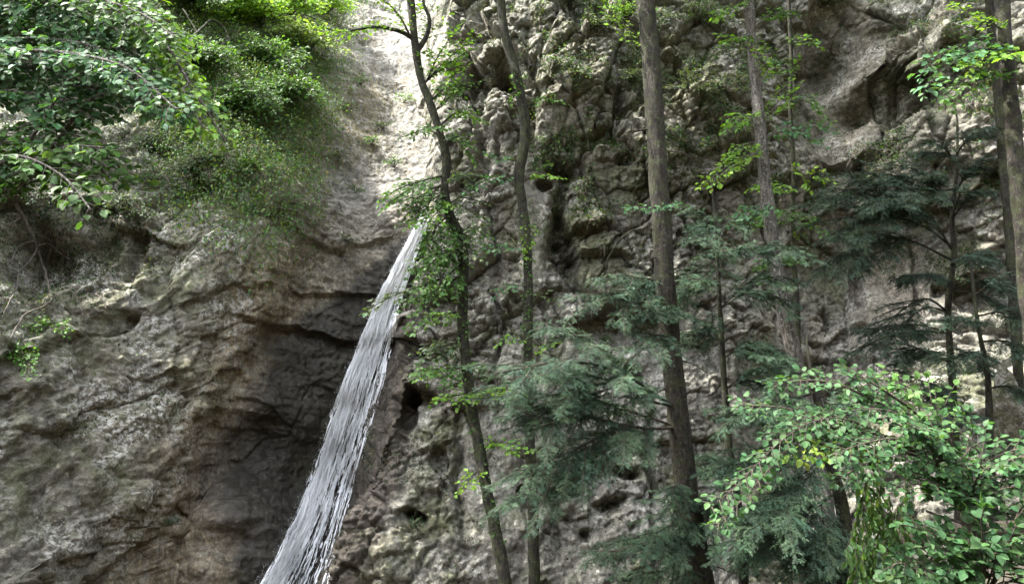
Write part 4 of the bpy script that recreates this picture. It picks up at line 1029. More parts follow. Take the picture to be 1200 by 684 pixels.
for marks, w_ in [
  ([(1115,292,10.6),(1092,256,10.3),(1056,232,10.1),(1012,222,9.9),(965,234,9.7)], .46), ([(1115,288,10.6),(1080,264,10.2),(1040,254,10.0),(1000,262,9.8),(958,284,9.7)], .44),
  ([(1114,304,10.6),(1072,284,10.3),(1032,278,10.1),(990,296,9.9),(955,318,9.8)], .40), ([(1117,246,10.6),(1098,216,10.4),(1070,198,10.2),(1035,192,10.1)], .46),
  ([(1118,230,10.6),(1132,206,10.4),(1155,196,10.2)], .40), ([(1116,256,10.6),(1136,232,10.3),(1162,224,10.1)], .40), ([(1120,190,10.6),(1104,172,10.4),(1080,164,10.3)], .40),
  ([(1121,180,10.6),(1134,164,10.4),(1150,160,10.3)], .34), ([(1118,222,10.6),(1085,222,10.2),(1050,206,10.0),(1005,204,9.8)], .42),
  ([(1114,310,10.6),(1140,300,10.3),(1172,306,10.1)], .40), ([(1113,340,10.6),(1146,330,10.3),(1186,342,10.1)], .40),
  ([(1113,330,10.6),(1085,322,10.3),(1060,330,10.2)], .30), ([(1112,366,10.6),(1085,350,10.3),(1054,366,10.1),(1032,392,10.0)], .10),
  ([(1113,390,10.6),(1070,388,10.3),(1030,398,10.1),(1000,416,10.0)], .34), ([(1114,424,10.6),(1080,418,10.3),(1040,428,10.1)], .34),
  ([(1115,420,10.6),(1140,412,10.4),(1170,424,10.2)], .36), ([(1116,460,10.6),(1090,462,10.3),(1060,470,10.1)], .34)]:
    t3.limb(marks, .017, mat=M_DARK, leafmat=M_NEEDLE, leaf=Yw(w_, YD, start=.30), foliage='needles')
    a_ = np.array(marks, float); a_[1:] += (rng.normal(0, 1, 3) * np.array([16, 16, .3])) * np.linspace(.4, 1, len(a_) - 1)[:, None]
    t3.limb([tuple(q_) for q_ in a_], .012, mat=M_DARK, leafmat=M_NEEDLE, leaf=Yw(w_ * 1.5, YD, start=.25), foliage='needles')
t4 = Tree('yew_tree', 'very dark yew crowding the right edge below the bare brown trunk', 'yew',
  [(1137,302,9.4,0.62),(1140,330,9.4,3.1),(1146,380,9.4,3.72),(1157,440,9.4,5.58),(1160,520,9.4,7.44),(1164,620,9.4,11.16)], M_DARK, None, seg=10, seed=11)
for marks, w_ in [
  ([(1142,346,9.4),(1165,332,9.2),(1195,340,9.0)], .36), ([(1146,370,9.4),(1175,366,9.2),(1212,380,9.0)], .40), ([(1150,400,9.4),(1180,400,9.2),(1215,418,9.0)], .40),
  ([(1152,420,9.4),(1130,416,9.2),(1105,430,9.0)], .34), ([(1156,456,9.4),(1180,452,9.3),(1210,462,9.2)], .34), ([(1158,490,9.4),(1130,486,9.1),(1100,500,8.9)], .32),
  ([(1148,386,9.4),(1128,372,9.2),(1104,376,9.0)], .30), ([(1160,520,9.4),(1185,520,9.2),(1215,540,9.0)], .36)]:
    t4.limb(marks, .013, mat=M_DARK, leafmat=M_NEEDLE, leaf=Yw(w_ * 1.7, (.028, .047, .028)), foliage='needles')

# crowns above the view
for T_, rr, n_, dz, cl_, sd_ in ((tA, (2.2, 2.0, 2.4), 3600, 2.2, GREEN, 501), (tB, (2.4, 2.0, 2.8), 4200, 2.6, GREEN, 502), (tC, (2.4, 2.2, 4.0), 6000, 3.6, NEEDLE, 503),
                     (tD, (2.4, 2.0, 3.0), 4200, 2.6, GREEN, 504), (tF, (2.2, 2.0, 3.0), 3600, 2.6, GREEN, 505), (tG, (2.2, 2.0, 3.0), 3600, 2.8, GREEN, 506)):
    top = T_.path[-1, :3]; add_crown(T_.root, T_.mat, top + np.array([0, 0, dz]), rr, n_, .13, cl_, top - np.array([0, 0, .3]), 60, sd_, off=T_.base)
def shade_tree(x, y, z, h_, rr, n_, sd_, label, lean=0.0):  # unseen trees, added to keep the sun off cliff and foreground
    e = empty('shade_tree', (x, y, z), label, 'tree', 'tall trees added above the view for shade'); b = Soup(); o_ = np.array([x, y, z])
    c_ = curve(np.array([(x, y, z - .5), (x + .2, y, z + h_ * .4), (x + .7, y - .2 - lean, z + h_)], float), .2); tube(b, c_, np.linspace(.24, .09, len(c_)), 10, rough=.12)
    b.build('trunk', M_BROWN, e, off=o_); add_crown(e, M_BROWN, c_[-1] + np.array([.8, 0, 1.5]), rr, n_, .15, GREEN, c_[int(len(c_) * .6)], 90, sd_, off=o_)
RIM = 'tall tree added above the left rock wall for shade, wholly out of view'
shade_tree(-9.5, 13.1, 8.5, 6.5, (4.0, 1.8, 3.6), 9000, 601, RIM)
shade_tree(-11.0, 8.2, 7.0, 9.0, (4.2, 3.4, 3.8), 9000, 602, RIM)

RIM2 = 'tall tree added on the brow to shade the middle cliff, wholly out of view'
shade_tree(2.3, 16.4, 13.8, 5.0, (3.2, 2.3, 3.0), 5200, 603, RIM2, 1.5)
shade_tree(5.6, 16.0, 13.6, 5.0, (2.8, 2.3, 3.0), 2400, 605, RIM2, 1.5)
shade_tree(-1.0, 16.6, 14.2, 5.0, (2.4, 2.0, 3.0), 6000, 604, RIM2, 1.5)

# I  the beech that hangs in from the upper left
tI = Tree('beech_tree', 'leafy beech reaching into the upper left corner on long drooping limbs', 'tree',
  [(-330,-330,5.4,34),(-300,-100,5.4,40),(-285,150,5.4,44),(-275,400,5.4,50),(-268,700,5.4,58)], M_PALE, None, seg=16, seed=12)
cam_pl = (0.05, -.62, .72)
for marks, r0, f in [
  ([(-290,60,5.4),(-120,10,5.2),(0,0,5.1),(80,10,5.0),(140,40,4.9)], .030, B(.50,.056,COOL,cam_pl,'big')),
  ([(-290,100,5.4),(-120,70,5.2),(-10,60,5.0),(70,62,4.9),(140,80,4.8),(196,128,4.75)], .028, B(.42,.056,COOL,cam_pl,'big')),
  ([(-295,0,5.4),(-120,-60,5.3),(40,-60,5.2),(130,-30,5.1),(180,30,5.0),(214,84,4.95),(240,126,4.9),(264,166,4.9)], .026, B(.24,.058,(.12,.22,.03),cam_pl,'big',start=.45)),
  ([(-285,220,5.4),(-120,236,5.2),(10,210,5.1),(60,174,5.0),(104,118,4.95),(150,112,4.9),(190,138,4.85)], .030, B(.26,.054,COOL,cam_pl,'big',start=.55)),
  ([(-285,180,5.4),(-120,170,5.2),(0,168,5.0),(50,164,4.9),(100,182,4.85),(136,214,4.8)], .026, B(.30,.072,GREEN,cam_pl,'big',start=.3)),
  ([(-285,140,5.4),(-120,120,5.2),(0,112,5.0),(60,112,4.9),(110,140,4.85)], .024, B(.36,.074,COOL,cam_pl,'big',start=.3)),
  ([(-288,160,5.4),(-120,190,5.2),(0,222,5.1),(40,206,5.0),(74,200,4.95),(112,208,4.9)], .020, B(.2,.07,GREEN,cam_pl,'big',start=.4)),
  ([(-295,20,5.4),(-120,-30,5.3),(20,-30,5.1),(100,0,5.0),(160,24,4.9),(196,52,4.85)], .026, B(.42,.056,GREEN,cam_pl,'big',start=.3)),
  ([(-290,60,5.4),(-140,30,5.5),(-20,30,5.6),(60,36,5.7),(120,60,5.8),(150,100,5.8)], .026, B(.5,.08,DULL,cam_pl,'big',start=.3)),
  ]:
    tI.limb(marks, r0, leaf=f)
    for _ in range(3):
        a_ = np.array(marks, float); j_ = rng.normal(0, 1, 3) * np.array([26, 24, .25]); a_[1:] += j_ * np.linspace(.3, 1, len(a_) - 1)[:, None]
        if a_[-1, 0] > 230: a_[-1, :2] = (238, 150); a_[-2, :2] = (214, 104)
        a_[:, 0] = np.minimum(a_[:, 0], 262); tI.limb([tuple(q_) for q_ in a_], r0 * .7, leaf=f)
add_crown(tI.root, M_PALE, tI.path[-1, :3] + np.array([.8, .2, 3.0]), (3.4, 2.0, 2.2), 1800, .13, GREEN, tI.path[-1, :3], 90, 507, off=tI.base)

# J  beech shrub at the lower right, K bush under it, hanging creeper between
cam_pl2 = (-.05, -.55, .80)
tJ = Tree('beech_shrub', 'pale green leafy beech shrub spreading across the lower right corner', 'shrub',
  [(1128,560,4.9,12),(1136,620,4.9,15),(1142,690,4.9,17),(1146,740,4.9,19)], M_TWIG, None, seg=8, seed=13)
LG = (.040, .092, .031)
for marks, r0, f in [
  ([(1130,580,4.9),(1080,530,4.8),(1010,510,4.75),(975,500,4.7),(930,480,4.65),(866,474,4.6)], .016, B(.26,.049,LG,cam_pl2,'big',start=.35,flat=.28)),
  ([(1128,570,4.9),(1070,500,4.85),(1010,462,4.8),(960,446,4.75),(905,450,4.7)], .014, B(.24,.049,LG,cam_pl2,'big',start=.3)),
  ([(1128,565,4.9),(1090,500,4.85),(1040,460,4.8),(995,434,4.75)], .014, B(.28,.049,LG,cam_pl2,'big',start=.25)),
  ([(1128,560,4.9),(1105,500,4.85),(1075,462,4.8),(1050,446,4.75)], .013, B(.30,.05,GREEN,cam_pl2,'big',start=.2)),
  ([(1075,530,4.8),(1000,500,4.75),(955,505,4.7),(915,535,4.65),(870,585,4.6),(838,618,4.55)], .008, B(.16,.047,LG,cam_pl2,'big',start=.25)),
  ([(1130,590,4.9),(1100,550,4.7),(1060,530,4.6),(1020,540,4.5),(985,560,4.4)], .012, B(.26,.049,LG,cam_pl2,'big',start=.2)),
  ([(1130,590,4.9),(1120,540,4.7),(1100,510,4.6),(1080,500,4.5)], .012, B(.30,.049,LG,cam_pl2,'big',start=.2)),
  ([(1134,600,4.9),(1150,550,4.7),(1180,530,4.6),(1220,520,4.5)], .012, B(.28,.049,LG,cam_pl2,'big',start=.2)),
  ([(1134,605,4.9),(1120,580,4.6),(1090,566,4.5),(1050,570,4.4)], .012, B(.26,.049,LG,cam_pl2,'big',start=.15)),
  ([(1136,610,4.9),(1160,580,4.6),(1190,570,4.5),(1230,572,4.4)], .012, B(.28,.049,LG,cam_pl2,'big',start=.15)),
  ([(1134,600,4.9),(1140,570,4.6),(1150,552,4.5),(1165,546,4.4)], .012, B(.28,.049,LG,cam_pl2,'big',start=.15)),
  ([(1040,520,4.75),(1010,530,4.65),(985,520,4.6),(958,530,4.55)], .006, B(.16,.052,(.12,.19,.03),cam_pl2,'big',start=.1)),
  ([(1080,520,4.8),(1060,490,4.7),(1035,480,4.65),(1000,480,4.6)], .008, B(.22,.048,LG,cam_pl2,'big',start=.15)),
  ([(1128,600,4.9),(1110,560,4.75),(1140,520,4.7),(1130,488,4.65)], .01, B(.24,.048,LG,cam_pl2,'big',start=.15)),
  ]:
    tJ.limb(marks, r0, leaf=f)
    if rng.random() > .35: continue
    a_ = np.array(marks, float); a_[1:] += (rng.normal(0, 1, 3) * np.array([20, 16, .2])) * np.linspace(.3, 1, len(a_) - 1)[:, None]
    tJ.limb([tuple(q_) for q_ in a_], r0 * .7, leaf=f)
tK = Tree('low_bush', 'darker green bush in the bottom right corner beneath the beech shrub', 'bush',
  [(1150,690,4.5,8),(1156,740,4.5,10)], M_TWIG, None, seg=6, seed=14)
for tip in [(1085,640),(1110,625),(1150,640),(1190,630),(1220,620),(1070,670),(1120,660),(1180,660),(1100,690),(1215,660),(1150,610),(1075,618),(1065,700),(1030,690),(1045,660),(1200,700),(1235,640),(1240,690),(1160,640),(1130,700),(1205,590),(1235,600)]:
    tK.limb([(1152,700,4.5), ((1152 + tip[0]) / 2, (690 + tip[1]) / 2 - 14, 4.4), (tip[0], tip[1], 4.3)], .006, leaf=B(.2,.06,(.034,.078,.026),cam_pl2,'big',start=.25))

# creeper: hanging stems with leaves that point down
cr = empty('hanging_creeper', at(1030, 560, 5.1), 'limp creeper hanging in strings left of the beech shrub at the bottom', 'creeper')
off = np.array(cr.location)
for k in range(34):
    x0 = rng.uniform(1000, 1066); y0 = rng.uniform(548, 640); ln = rng.uniform(60, 150); dpt = rng.uniform(4.8, 5.3)
    n_ = 10; t = np.linspace(0, 1, n_); xs = x0 + rng.normal(0, 7) * t + 4 * np.sin(t * 7 + k); P = at(xs, y0 + ln * t, dpt)
    P[:, 1] += .05 * np.sin(t * 5 + k)
    st = Soup(); tube(st, P, np.linspace(.003, .0015, n_), 4, cap=False)
    o = st.build('stem', M_TWIG, cr, off=off); lv = Soup(); c_ = curve(P, .03); m_ = len(c_)
    D = np.stack([rng.normal(0, .55, m_), rng.normal(-.1, .4, m_), np.full(m_, -1.)], -1); Nn = np.stack([rng.normal(0, .5, m_), np.full(m_, -1.), rng.normal(.2, .4, m_)], -1)
    add_leaves(lv, c_, D, Nn, rng.uniform(.035, .065, m_), 'mid', jitter(m_, (.05, .098, .034), .32), .8)
    lv.build('leaves', M_LEAF, o, off=off)

# fallen log, dead twig, pointed stone
b = Soup(); lp = P3([(1035,636,5.9,15),(1065,633,5.8,18),(1100,626,5.7,18),(1150,622,5.6,17),(1215,618,5.5,16)]); c_ = curve(lp, .05); tube(b, c_[:, :3], c_[:, 3] , 14, (1, 1, 1), .2, 77)
M_LOG = bark_mat('rotten_log', (.018, .014, .011), (.055, .040, .030), .3, .05)
lo = b.build('fallen_log', M_LOG); tag(lo, 'dark rotten log lying under the beech shrub', 'log')
b = Soup()
for mk in ([(1085,598,4.7,3),(1105,606,4.65,3),(1126,612,4.6,3.4),(1138,622,4.6,3),(1137,638,4.6,2.6),(1131,654,4.6,2)], [(1138,620,4.6,2.4),(1150,622,4.6,1.8),(1160,630,4.6,1.2)], [(1082,700,4.6,3),(1092,660,4.6,2.4),(1086,640,4.6,2),(1078,622,4.65,1.5)]):
    c_ = curve(P3(mk), .03); tube(b, c_[:, :3], c_[:, 3], 6, rough=.15)
tag(b.build('dead_twig', M_ROOT), 'pale crooked dead twig caught between the beech shrub and the dark bush', 'twig')

def stone(name, px, py, Yd, w_, h_, seed, label):
    n = 44; th = np.linspace(0, 2 * np.pi, n, endpoint=False); ph = np.linspace(0, np.pi, n // 2)
    T, Pp = np.meshgrid(th, ph); S = np.stack([np.sin(Pp) * np.cos(T), np.sin(Pp) * np.sin(T), np.cos(Pp)], -1)
    taper = 1 - .55 * sst(-.6, 1, S[..., 2]); S[..., :2] *= taper[..., None]
    c0 = at(px, py, Yd); r = np.array([w_, w_ * .8, h_])
    f, e, _ = facets(S * 1.6 + 5, seed); g_ = fbm(S * 3 + 9, 4, seed)
    V = S * (1 + .22 * f + .12 * g_)[..., None] * r
    ix = np.arange(T.size).reshape(T.shape); nx_ = np.roll(ix, -1, 1)
    F = np.stack([ix[:-1], ix[1:], nx_[1:], nx_[:-1]], -1).reshape(-1, 4)
    colr = np.zeros((T.size, 3)) + (.20, .17, .14); mk = np.zeros((T.size, 3)) + (0, .5, .6)
    o = mesh_np(name, V.reshape(-1, 3), [F], M_ROCK, None, colr, True, mk); o.location = c0
    return tag(o, label, 'rock')
stone('pointed_stone', 1182, 482, 9.9, .26, .62, 21, 'upright pointed grey stone among the dark yews at the right edge')

# ------------------------------------------------------------------ roots, lianas, sticks on the rock
def on_rock(px, py, lift=.06, rad=3):
    px, py = np.asarray(px, float), np.asarray(py, float); return at(px, py, rockY(px, py, rad) - lift)
def rock_tube(name, part, lines_, mat, label, cat, lift=.08):
    p0 = on_rock(lines_[0][0][0], lines_[0][0][1]); e = empty(name, p0, label, cat)
    for l in lines_:
        a = np.array(l, float); P = on_rock(a[:, 0], a[:, 1], lift); P[1:-1, 1] = np.minimum(P[1:-1, 1], .5 * (P[:-2, 1] + P[2:, 1]))
        r = a[:, 2] * .30 * np.linalg.norm(P - CAM, axis=1) / F; c_ = curve(np.column_stack([P, r]), .03)
        c_[:, :3] += .012 * np.stack([fbm(c_[:, :3] * 6, 2, 5), fbm(c_[:, :3] * 6, 2, 6), fbm(c_[:, :3] * 6, 2, 7)], -1)
        b = Soup(); tube(b, c_[:, :3], np.maximum(c_[:, 3], .002), 8, rough=.12); b.build(part, mat, e, off=p0)
    return e
rock_tube('exposed_roots', 'root', [
  [(18,238,7),(28,256,6),(36,274,5),(44,290,5),(50,308,4),(60,322,4),(67,336,4),(60,350,3.5),(52,360,3),(34,368,3),(20,382,2.6),(12,396,2)],
  [(44,290,4),(36,306,3.5),(30,322,3),(20,338,3),(12,352,2.5),(2,374,2)], [(40,282,3),(28,288,3),(18,296,2.5),(13,308,2)],
  [(44,288,3),(58,286,2.6),(70,296,2.2),(82,304,1.8)], [(112,344,3),(120,350,2.6),(125,362,2)], [(26,252,3),(14,262,2.5),(4,268,2)], [(50,308,2.4),(52,322,2),(56,330,1.6)],
  [(36,272,2.4),(50,276,2),(62,284,1.6)], [(90,366,2),(104,362,2),(116,366,1.6)]], M_ROOT, 'pale bare roots crawling down the rock at the left edge', 'roots')
rock_tube('liana', 'stem', [
  [(752,268,3),(737,273,3.2),(723,286,3.4),(713,304,3.4),(709,320,3.4),(698,336,3.4),(692,350,3.2),(684,360,3),(681,368,3),(688,370,3),(699,368,2.8),(702,358,2.6),(694,352,2.4)],
  [(745,262,2.2),(728,278,2.4),(716,296,2.4),(704,318,2.4),(692,334,2.4),(688,352,2.4),(680,372,2.2),(678,384,2.2),(684,392,2)],
  [(672,328,2),(682,338,2.2),(690,346,2.2),(690,364,2),(683,374,1.8)]], M_BROWN, 'looped bare liana dangling by the jutting ledge in mid cliff', 'liana', .14)
rock_tube('dead_stick', 'stick', [[(266,44,2),(262,70,2.2),(256,96,2.4),(249,122,2.4)]], M_ROOT, 'thin pale dead stick leaning among the dry growth upper left', 'stick', .45)
rock_tube('dead_branch', 'stick', [[(820,196,3),(800,182,3),(782,178,2.4),(760,186,2)], [(800,182,2),(792,170,1.6)]], M_TWIG, 'bare brown branch across the rock right of the thick conifer', 'branch', .3)

# ------------------------------------------------------------------ shrubs rooted in the cliff
def cliff_shrub(px, py, size, colr, label, group, n=9, leaf=.06, name='hanging_shrub', hang=.5, kind='small', cat='shrub', spread=1.0, width=.35, lean=(0, 0)):
    p0 = on_rock(px, py, -.02); e = empty(name, p0, label, cat, group)
    for k in range(n):
        a = rng.uniform(-1, 1) * 1.25 * spread; out_ = rng.uniform(.35, 1.0)
        d_ = np.array([math.sin(a) + lean[0], -out_, math.cos(a) * .8 + .1 + lean[1]]); d_ /= np.linalg.norm(d_); L = size * rng.uniform(.55, 1.1)
        t = np.linspace(0, 1, 9)[:, None]; P = p0 + d_ * L * t + np.array([0, -.15, -1.]) * hang * L * t ** 2.2 + np.cumsum(rng.normal(0, .018 * L, (9, 3)), 0)
        b = Soup(); c_ = curve(P, .06); tube(b, c_, np.linspace(.012, .003, len(c_)) * size ** .5, 5, cap=False); lv = Soup()
        spray(lv, b, c_, width * size ** .7, leaf, colr, (0, -.55, .8), kind, gap=.8, flat=.5)
        o = b.build('branch', M_TWIG, e, off=p0); lv.build('leaves', M_LEAF, o, off=p0)
    return e
G1 = 'bright shrubs overhanging the cliff at the upper left'
BG = (.17, .30, .03)  # leaf colour brightened to stand in for sunlight on these shrubs
for (px, py, sz, cl_, lb) in [
  (232,14,1.5,GREEN,'green shrub leftmost of those overhanging the cliff, behind the beech leaves'),
  (268,10,1.7,BG,'bright green shrub over the dark hollow with the arching stem'),
  (305,30,1.6,BG,'bright yellow-green shrub with the largest crown on the upper left slope'),
  (340,20,1.5,BG,'bright shrub at the top edge, right of the largest yellow-green crown'),
  (318,84,1.3,GREEN,'mid-green shrub below the largest yellow-green crown'),
  (362,60,1.2,(.16,.23,.07),'pale shrub next to the bare rock of the gully'),
  (384,14,1.2,BG,'yellow-green shrub where the crooked tree limb reaches the top edge'),
  (290,130,1.1,GREEN,'dull shrub in the middle of the dry hanging growth'),
  (345,118,1.0,GREEN,'greyish shrub close to the gully, below the pale one'),
  (240,80,1.1,GREEN,'shadowed shrub beside the pale dead stick')]:
    cliff_shrub(px, py, sz, cl_, lb, G1, n=30, leaf=.09, hang=.6, width=.55)
rock_tube('arched_stem', 'stem', [[(222,58,4),(226,44,4.5),(236,34,4.5),(252,30,4),(264,36,3.5),(270,48,3)], [(232,40,3),(222,22,2.6),(214,10,2)]], M_DARK, 'dark stem arching over the hollow among the upper left shrubs', 'stem', .8)
for (px, py, sz, cl_, lb) in [
  (196,176,.9,DARKG,'dark drooping bush below the tip of the bright beech limb'),
  (186,214,.9,DARKG,'dark bush hanging beside the deep cleft of the left wall'),
  (232,206,.9,DULL,'thin dull bush at the edge of the brown basin'),
  (262,190,.8,DULL,'straggly olive bush right of the thin dull one'),
  (30,232,.9,DARKG,'dark cushion of leaves above the bare roots'),
  (150,246,.7,DULL,'small sparse bush on the white-spotted rock of the left wall'),
  (300,196,.6,BRIGHT,'little yellow-green sprig on the bank of dry stems'),
  (24,418,.45,(.06,.14,.02),'vivid green tuft on the mossy rock at the left edge'),
  (66,380,.3,(.06,.13,.02),'small mossy tuft between the bare roots and the basin')]:
    cliff_shrub(px, py, sz, cl_, lb, 'bushes on the left rock wall', n=10, leaf=.055, hang=.75, width=.32)
for (px, py, sz, cl_, lb, nm) in [
  (690,40,.8,DULL,'olive bush under the top edge, left of the thick conifer','cliff_bush'),
  (668,12,.9,DARKG,'dark bush around the thin black stem at the top edge','cliff_bush'),
  (735,26,.7,BRIGHT,'bright leafy bush touching the thick conifer near the top','cliff_bush'),
  (815,30,1.0,DULL,'big dull bush between the thick conifer and the pale slanting trunk','cliff_bush'),
  (806,110,.8,DULL,'dull bush below the big one on the shaded rock','cliff_bush'),
  (850,110,.7,DULL,'small bush left of the pale slanting trunk','cliff_bush'),
  (960,10,.7,DULL,'bush hanging at the top of the smooth pale niche','cliff_bush'),
  (640,206,.35,GREEN,'tiny green clump in a dark hole right of the sinuous trunk','cliff_herb'),
  (620,388,.2,GREEN,'one small cushion above the blue-green boughs','cliff_herb'),
  (708,400,.16,GREEN,'tiny cushion on the smooth slab under the overhang','cliff_herb'),
  (738,98,.5,DULL,'sparse herb clump just left of the thick conifer','cliff_herb'),
  (488,618,.3,DARKG,'dark herb in the hollow beside the foot of the fall','cliff_herb'),
  (462,196,.45,GREEN,'leafy clump on the pale gully rock above the fall','cliff_herb'),
  (448,152,.4,DULL,'grass-green clump in the middle of the bright gully','cliff_herb'),
  (424,100,.4,GREEN,'tuft of leaves on the bright gully wall beneath the crooked tree limb','cliff_herb'),
  (408,132,.45,DULL,'olive cushion where the gully meets the left bank','cliff_herb'),
  (436,172,.4,GREEN,'green cushion halfway up the gully, left of the crooked tree','cliff_herb'),
  (398,186,.4,DULL,'faded tuft on the lower left side of the gully','cliff_herb'),
  (474,120,.45,BRIGHT,'fresh leafy sprig against the pale gully close to the crooked tree','cliff_herb'),
  (416,226,.3,GREEN,'small green tuft on the pale rock just above the shelf','cliff_herb'),
  (404,284,.3,DULL,'low green clump on the shelf left of the top of the fall','cliff_herb'),
  (1140,330,.8,DARKG,'dark bush under the overhang on the right','cliff_bush'),
  (1010,470,.8,DARKG,'dark bush behind the top of the beech shrub','cliff_bush'),
  (1090,470,.8,DARKG,'dark bush behind the spreading yew stem','cliff_bush'),
  (560,440,.3,GREEN,'small sprig on the rock between the two slender trunks','cliff_herb')]:
    cliff_shrub(px, py, sz, cl_, lb, 'small plants growing on the cliff', n=6 if sz < .5 else 10, leaf=.05 if sz > .3 else .035, name=nm, hang=.45, width=.3, cat='plant')

# ------------------------------------------------------------------ growth nobody could count
mu, mv = CU, CW
vis = (mu > -60) & (mu < 1260) & (mv > -60) & (mv < 740)
nse = fbm(CV * 1.4, 3, 401).ravel() if CV.ndim == 2 else 0
isl = 1 - isB.ravel()
slope = isl * sst(150, 230, mu) * (1 - sst(360, 425, mu + .25 * (mv - 100))) * (1 - sst(190, 330, mv - .25 * (mu - 250) + 60 * nse))
leftd = isl * (1 - sst(170, 260, mu)) * (1 - sst(230, 330, mv + 70 * nse)) * .5
butt = isB.ravel() * sst(-.05, .45, nse) * (1 - sst(180, 330, mv - .1 * np.abs(mu - 800))) * sst(560, 640, mu) * .42 * (1 - .9 * niche.ravel())
rightd = isB.ravel() * sst(.1, .5, nse) * sst(1060, 1130, mu) * sst(260, 340, mv) * .5
low = isB.ravel() * sst(.1, .5, nse) * .22
lf = left.ravel() * sst(.05, .4, nse) * .22 * (1 - sst(480, 600, mv))
def pick(w_, n):
    p = np.where(vis, w_, 0); p = p / p.sum(); return rng.choice(len(p), n, p=p)
def scatter(name, w_, n, size, colr, label, cat, kind_leaf='small', lift=.03, hue=.3):
    i = pick(w_, n); B_ = CV[i] + CN[i] * rng.uniform(0, lift, (n, 1)) + rng.normal(0, .02, (n, 3))
    Nn = CN[i] * .7 + np.array([0, -.3, .5]) + rng.normal(0, .45, (n, 3)); D = rng.normal(0, .6, (n, 3)) + np.array([0, -.3, -.55])
    cc = np.asarray(colr)[rng.integers(0, len(colr), n)]
    s = Soup(); add_leaves(s, B_, D, Nn, size * rng.uniform(.6, 1.3, n), kind_leaf, jitter(n, cc, .3, hue))
    return tag(s.build(name, M_LEAF), label, cat, kind='stuff')
scatter('ground_ivy', slope, 54000, .055, [GREEN, DULL, (.075,.095,.04), (.085,.14,.03), GREEN], 'small leaves matting the upper left slope', 'ivy', lift=.42)
recess = isl * np.exp(-((mu - 50) / 75) ** 2 - ((mv - 290) / 60) ** 2) * 1.4
scatter('rock_ivy', leftd + recess + lf + low + rightd, 42000, .042, [DARKG, DULL, (.035,.045,.022)], 'dark creeping leaves and moss on the rock walls', 'ivy', lift=.05)
scatter('cliff_ivy', butt, 30000, .046, [DULL, (.075,.095,.045), DARKG, GREEN], 'dull ivy clinging to the shaded cliff above the conifers', 'ivy', lift=.10)
def strands_on(name, w_, n, ln, colr, label, width=.004):
    i = pick(w_, n); p = CV[i]; k = 6; t = np.linspace(0, 1, k)
    out_ = CN[i] * .5 + rng.normal(0, .4, (n, 3)) + np.array([0, -.25, .35]); out_ = nrm(out_); L = ln * rng.uniform(.5, 1.3, n)
    P = p[:, None] + L[:, None, None] * (out_[:, None] * (t - .35 * t * t)[None, :, None] * .6 + np.array([0, 0, -1.]) * (t ** 1.7)[None, :, None] * .8)
    T = nrm(np.gradient(P, axis=1)); S = nrm(np.cross(T, rng.normal(0, 1, (n, 1, 3)) + np.array([0, -.8, 0])))
    w2 = width * rng.uniform(.5, 1.3, n)[:, None, None] * (1 - .8 * t)[None, :, None]
    V = np.stack([P - S * w2, P + S * w2], 2).reshape(-1, 3); b_ = (np.arange(n) * k * 2)[:, None] + (np.arange(k - 1) * 2)[None]
    F4 = np.stack([b_, b_ + 1, b_ + 3, b_ + 2], -1).reshape(-1, 4); cc = np.asarray(colr)[rng.integers(0, len(colr), n)]
    return tag(mesh_np(name, V, [F4], M_GRASS, None, np.repeat(jitter(n, cc, .25, .08), k * 2, 0)), label, 'grass', kind='stuff')
grassy = slope * sst(60, 170, mv) + isl * np.exp(-((mu - 425) / 30) ** 2 - ((mv - 130) / 40) ** 2) * 2.2 + isl * np.exp(-((mu - 375) / 40) ** 2 - ((mv - 150) / 60) ** 2) + .5 * isl * np.exp(-((mu - 250) / 50) ** 2 - ((mv - 230) / 40) ** 2) + .4 * isl * np.exp(-((mu - 450) / 30) ** 2 - ((mv - 180) / 30) ** 2)
strands_on('hanging_grass', grassy, 14000, .30, [(.20,.17,.095), (.14,.125,.07), (.09,.10,.04), (.27,.22,.13)], 'dry grass and stems hanging over the upper left slope')
strands_on('hanging_rootlets', butt * 1.2 + isB.ravel() * sst(-.1, .4, nse) * .14 * (mu < 1250), 12000, .26, [(.13,.105,.075), (.20,.17,.13), (.075,.06,.045)], 'brown rootlets and dead stems hanging on the shaded cliff', .003)
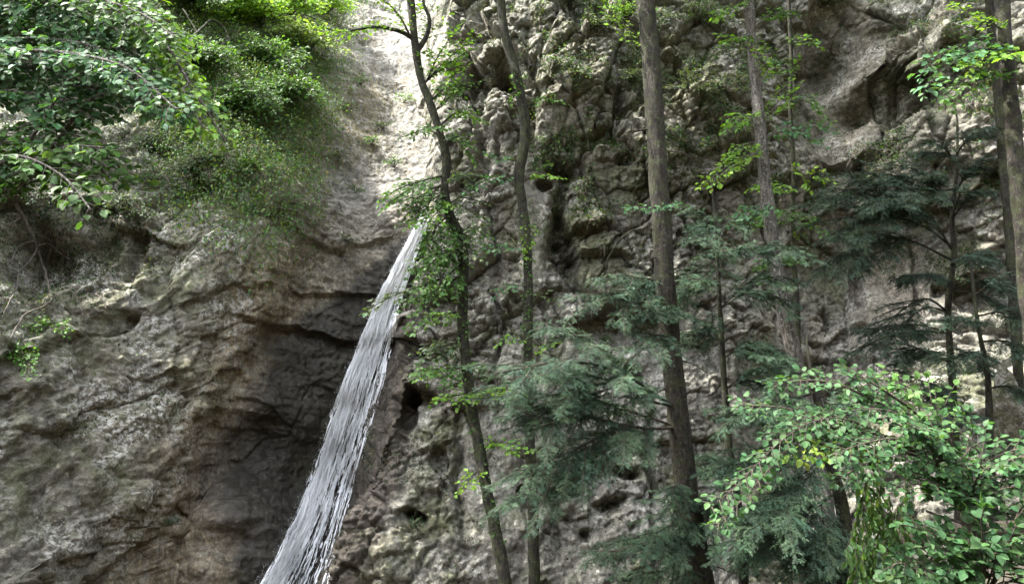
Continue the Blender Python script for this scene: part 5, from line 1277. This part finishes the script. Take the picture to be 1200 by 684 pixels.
strands_on('root_threads', ((leftd + lf) * sst(150, 260, mv) + recess), 4500, .30, [(.13,.105,.075), (.07,.055,.04)], 'dark rootlets hanging under the left rock', .003)
# ------------------------------------------------------------------ light
SUN_EL, SUN_AZ = R(60), R(-92)      # azimuth from +y (straight ahead) towards +x
w = bpy.data.worlds.new('World'); scene.world = w; w.use_nodes = True
wn = w.node_tree; wn.nodes.clear()
sky = wn.nodes.new('ShaderNodeTexSky'); sky.sky_type = 'NISHITA'; sky.sun_disc = False
sky.sun_elevation = SUN_EL; sky.sun_rotation = SUN_AZ; sky.air_density = 1.0; sky.dust_density = 3.0; sky.ozone_density = 1.0
hs = wn.nodes.new('ShaderNodeHueSaturation'); hs.inputs['Saturation'].default_value = .36
bg = wn.nodes.new('ShaderNodeBackground'); bg.inputs[1].default_value = .15
wo = wn.nodes.new('ShaderNodeOutputWorld')
wn.links.new(sky.outputs[0], hs.inputs['Color']); wn.links.new(hs.outputs[0], bg.inputs[0]); wn.links.new(bg.outputs[0], wo.inputs[0])
sl = bpy.data.lights.new('sun', 'SUN'); sl.energy = 2.0; sl.angle = R(.53); sl.color = (1, .965, .90)
so = bpy.data.objects.new('sun', sl); col.objects.link(so)
sd = np.array([math.sin(SUN_AZ) * math.cos(SUN_EL), math.cos(SUN_AZ) * math.cos(SUN_EL), math.sin(SUN_EL)])
from mathutils import Vector
so.rotation_euler = Vector(sd).to_track_quat('Z', 'Y').to_euler(); so.location = (-10, 10, 40)
scene.view_settings.view_transform = 'Standard'; scene.view_settings.look = 'None'
scene.view_settings.exposure = 3.4; scene.view_settings.gamma = 1; scene.view_settings.use_curve_mapping = False
scene.cycles.max_bounces = 6; scene.cycles.diffuse_bounces = 4; scene.cycles.glossy_bounces = 2; scene.cycles.transmission_bounces = 3
scene.cycles.transparent_max_bounces = 8; scene.cycles.use_adaptive_sampling = False
scene.cycles.caustics_reflective = False; scene.cycles.caustics_refractive = False
w.cycles.sampling_method = 'AUTOMATIC'
scene.cycles.sample_clamp_indirect = 4.0
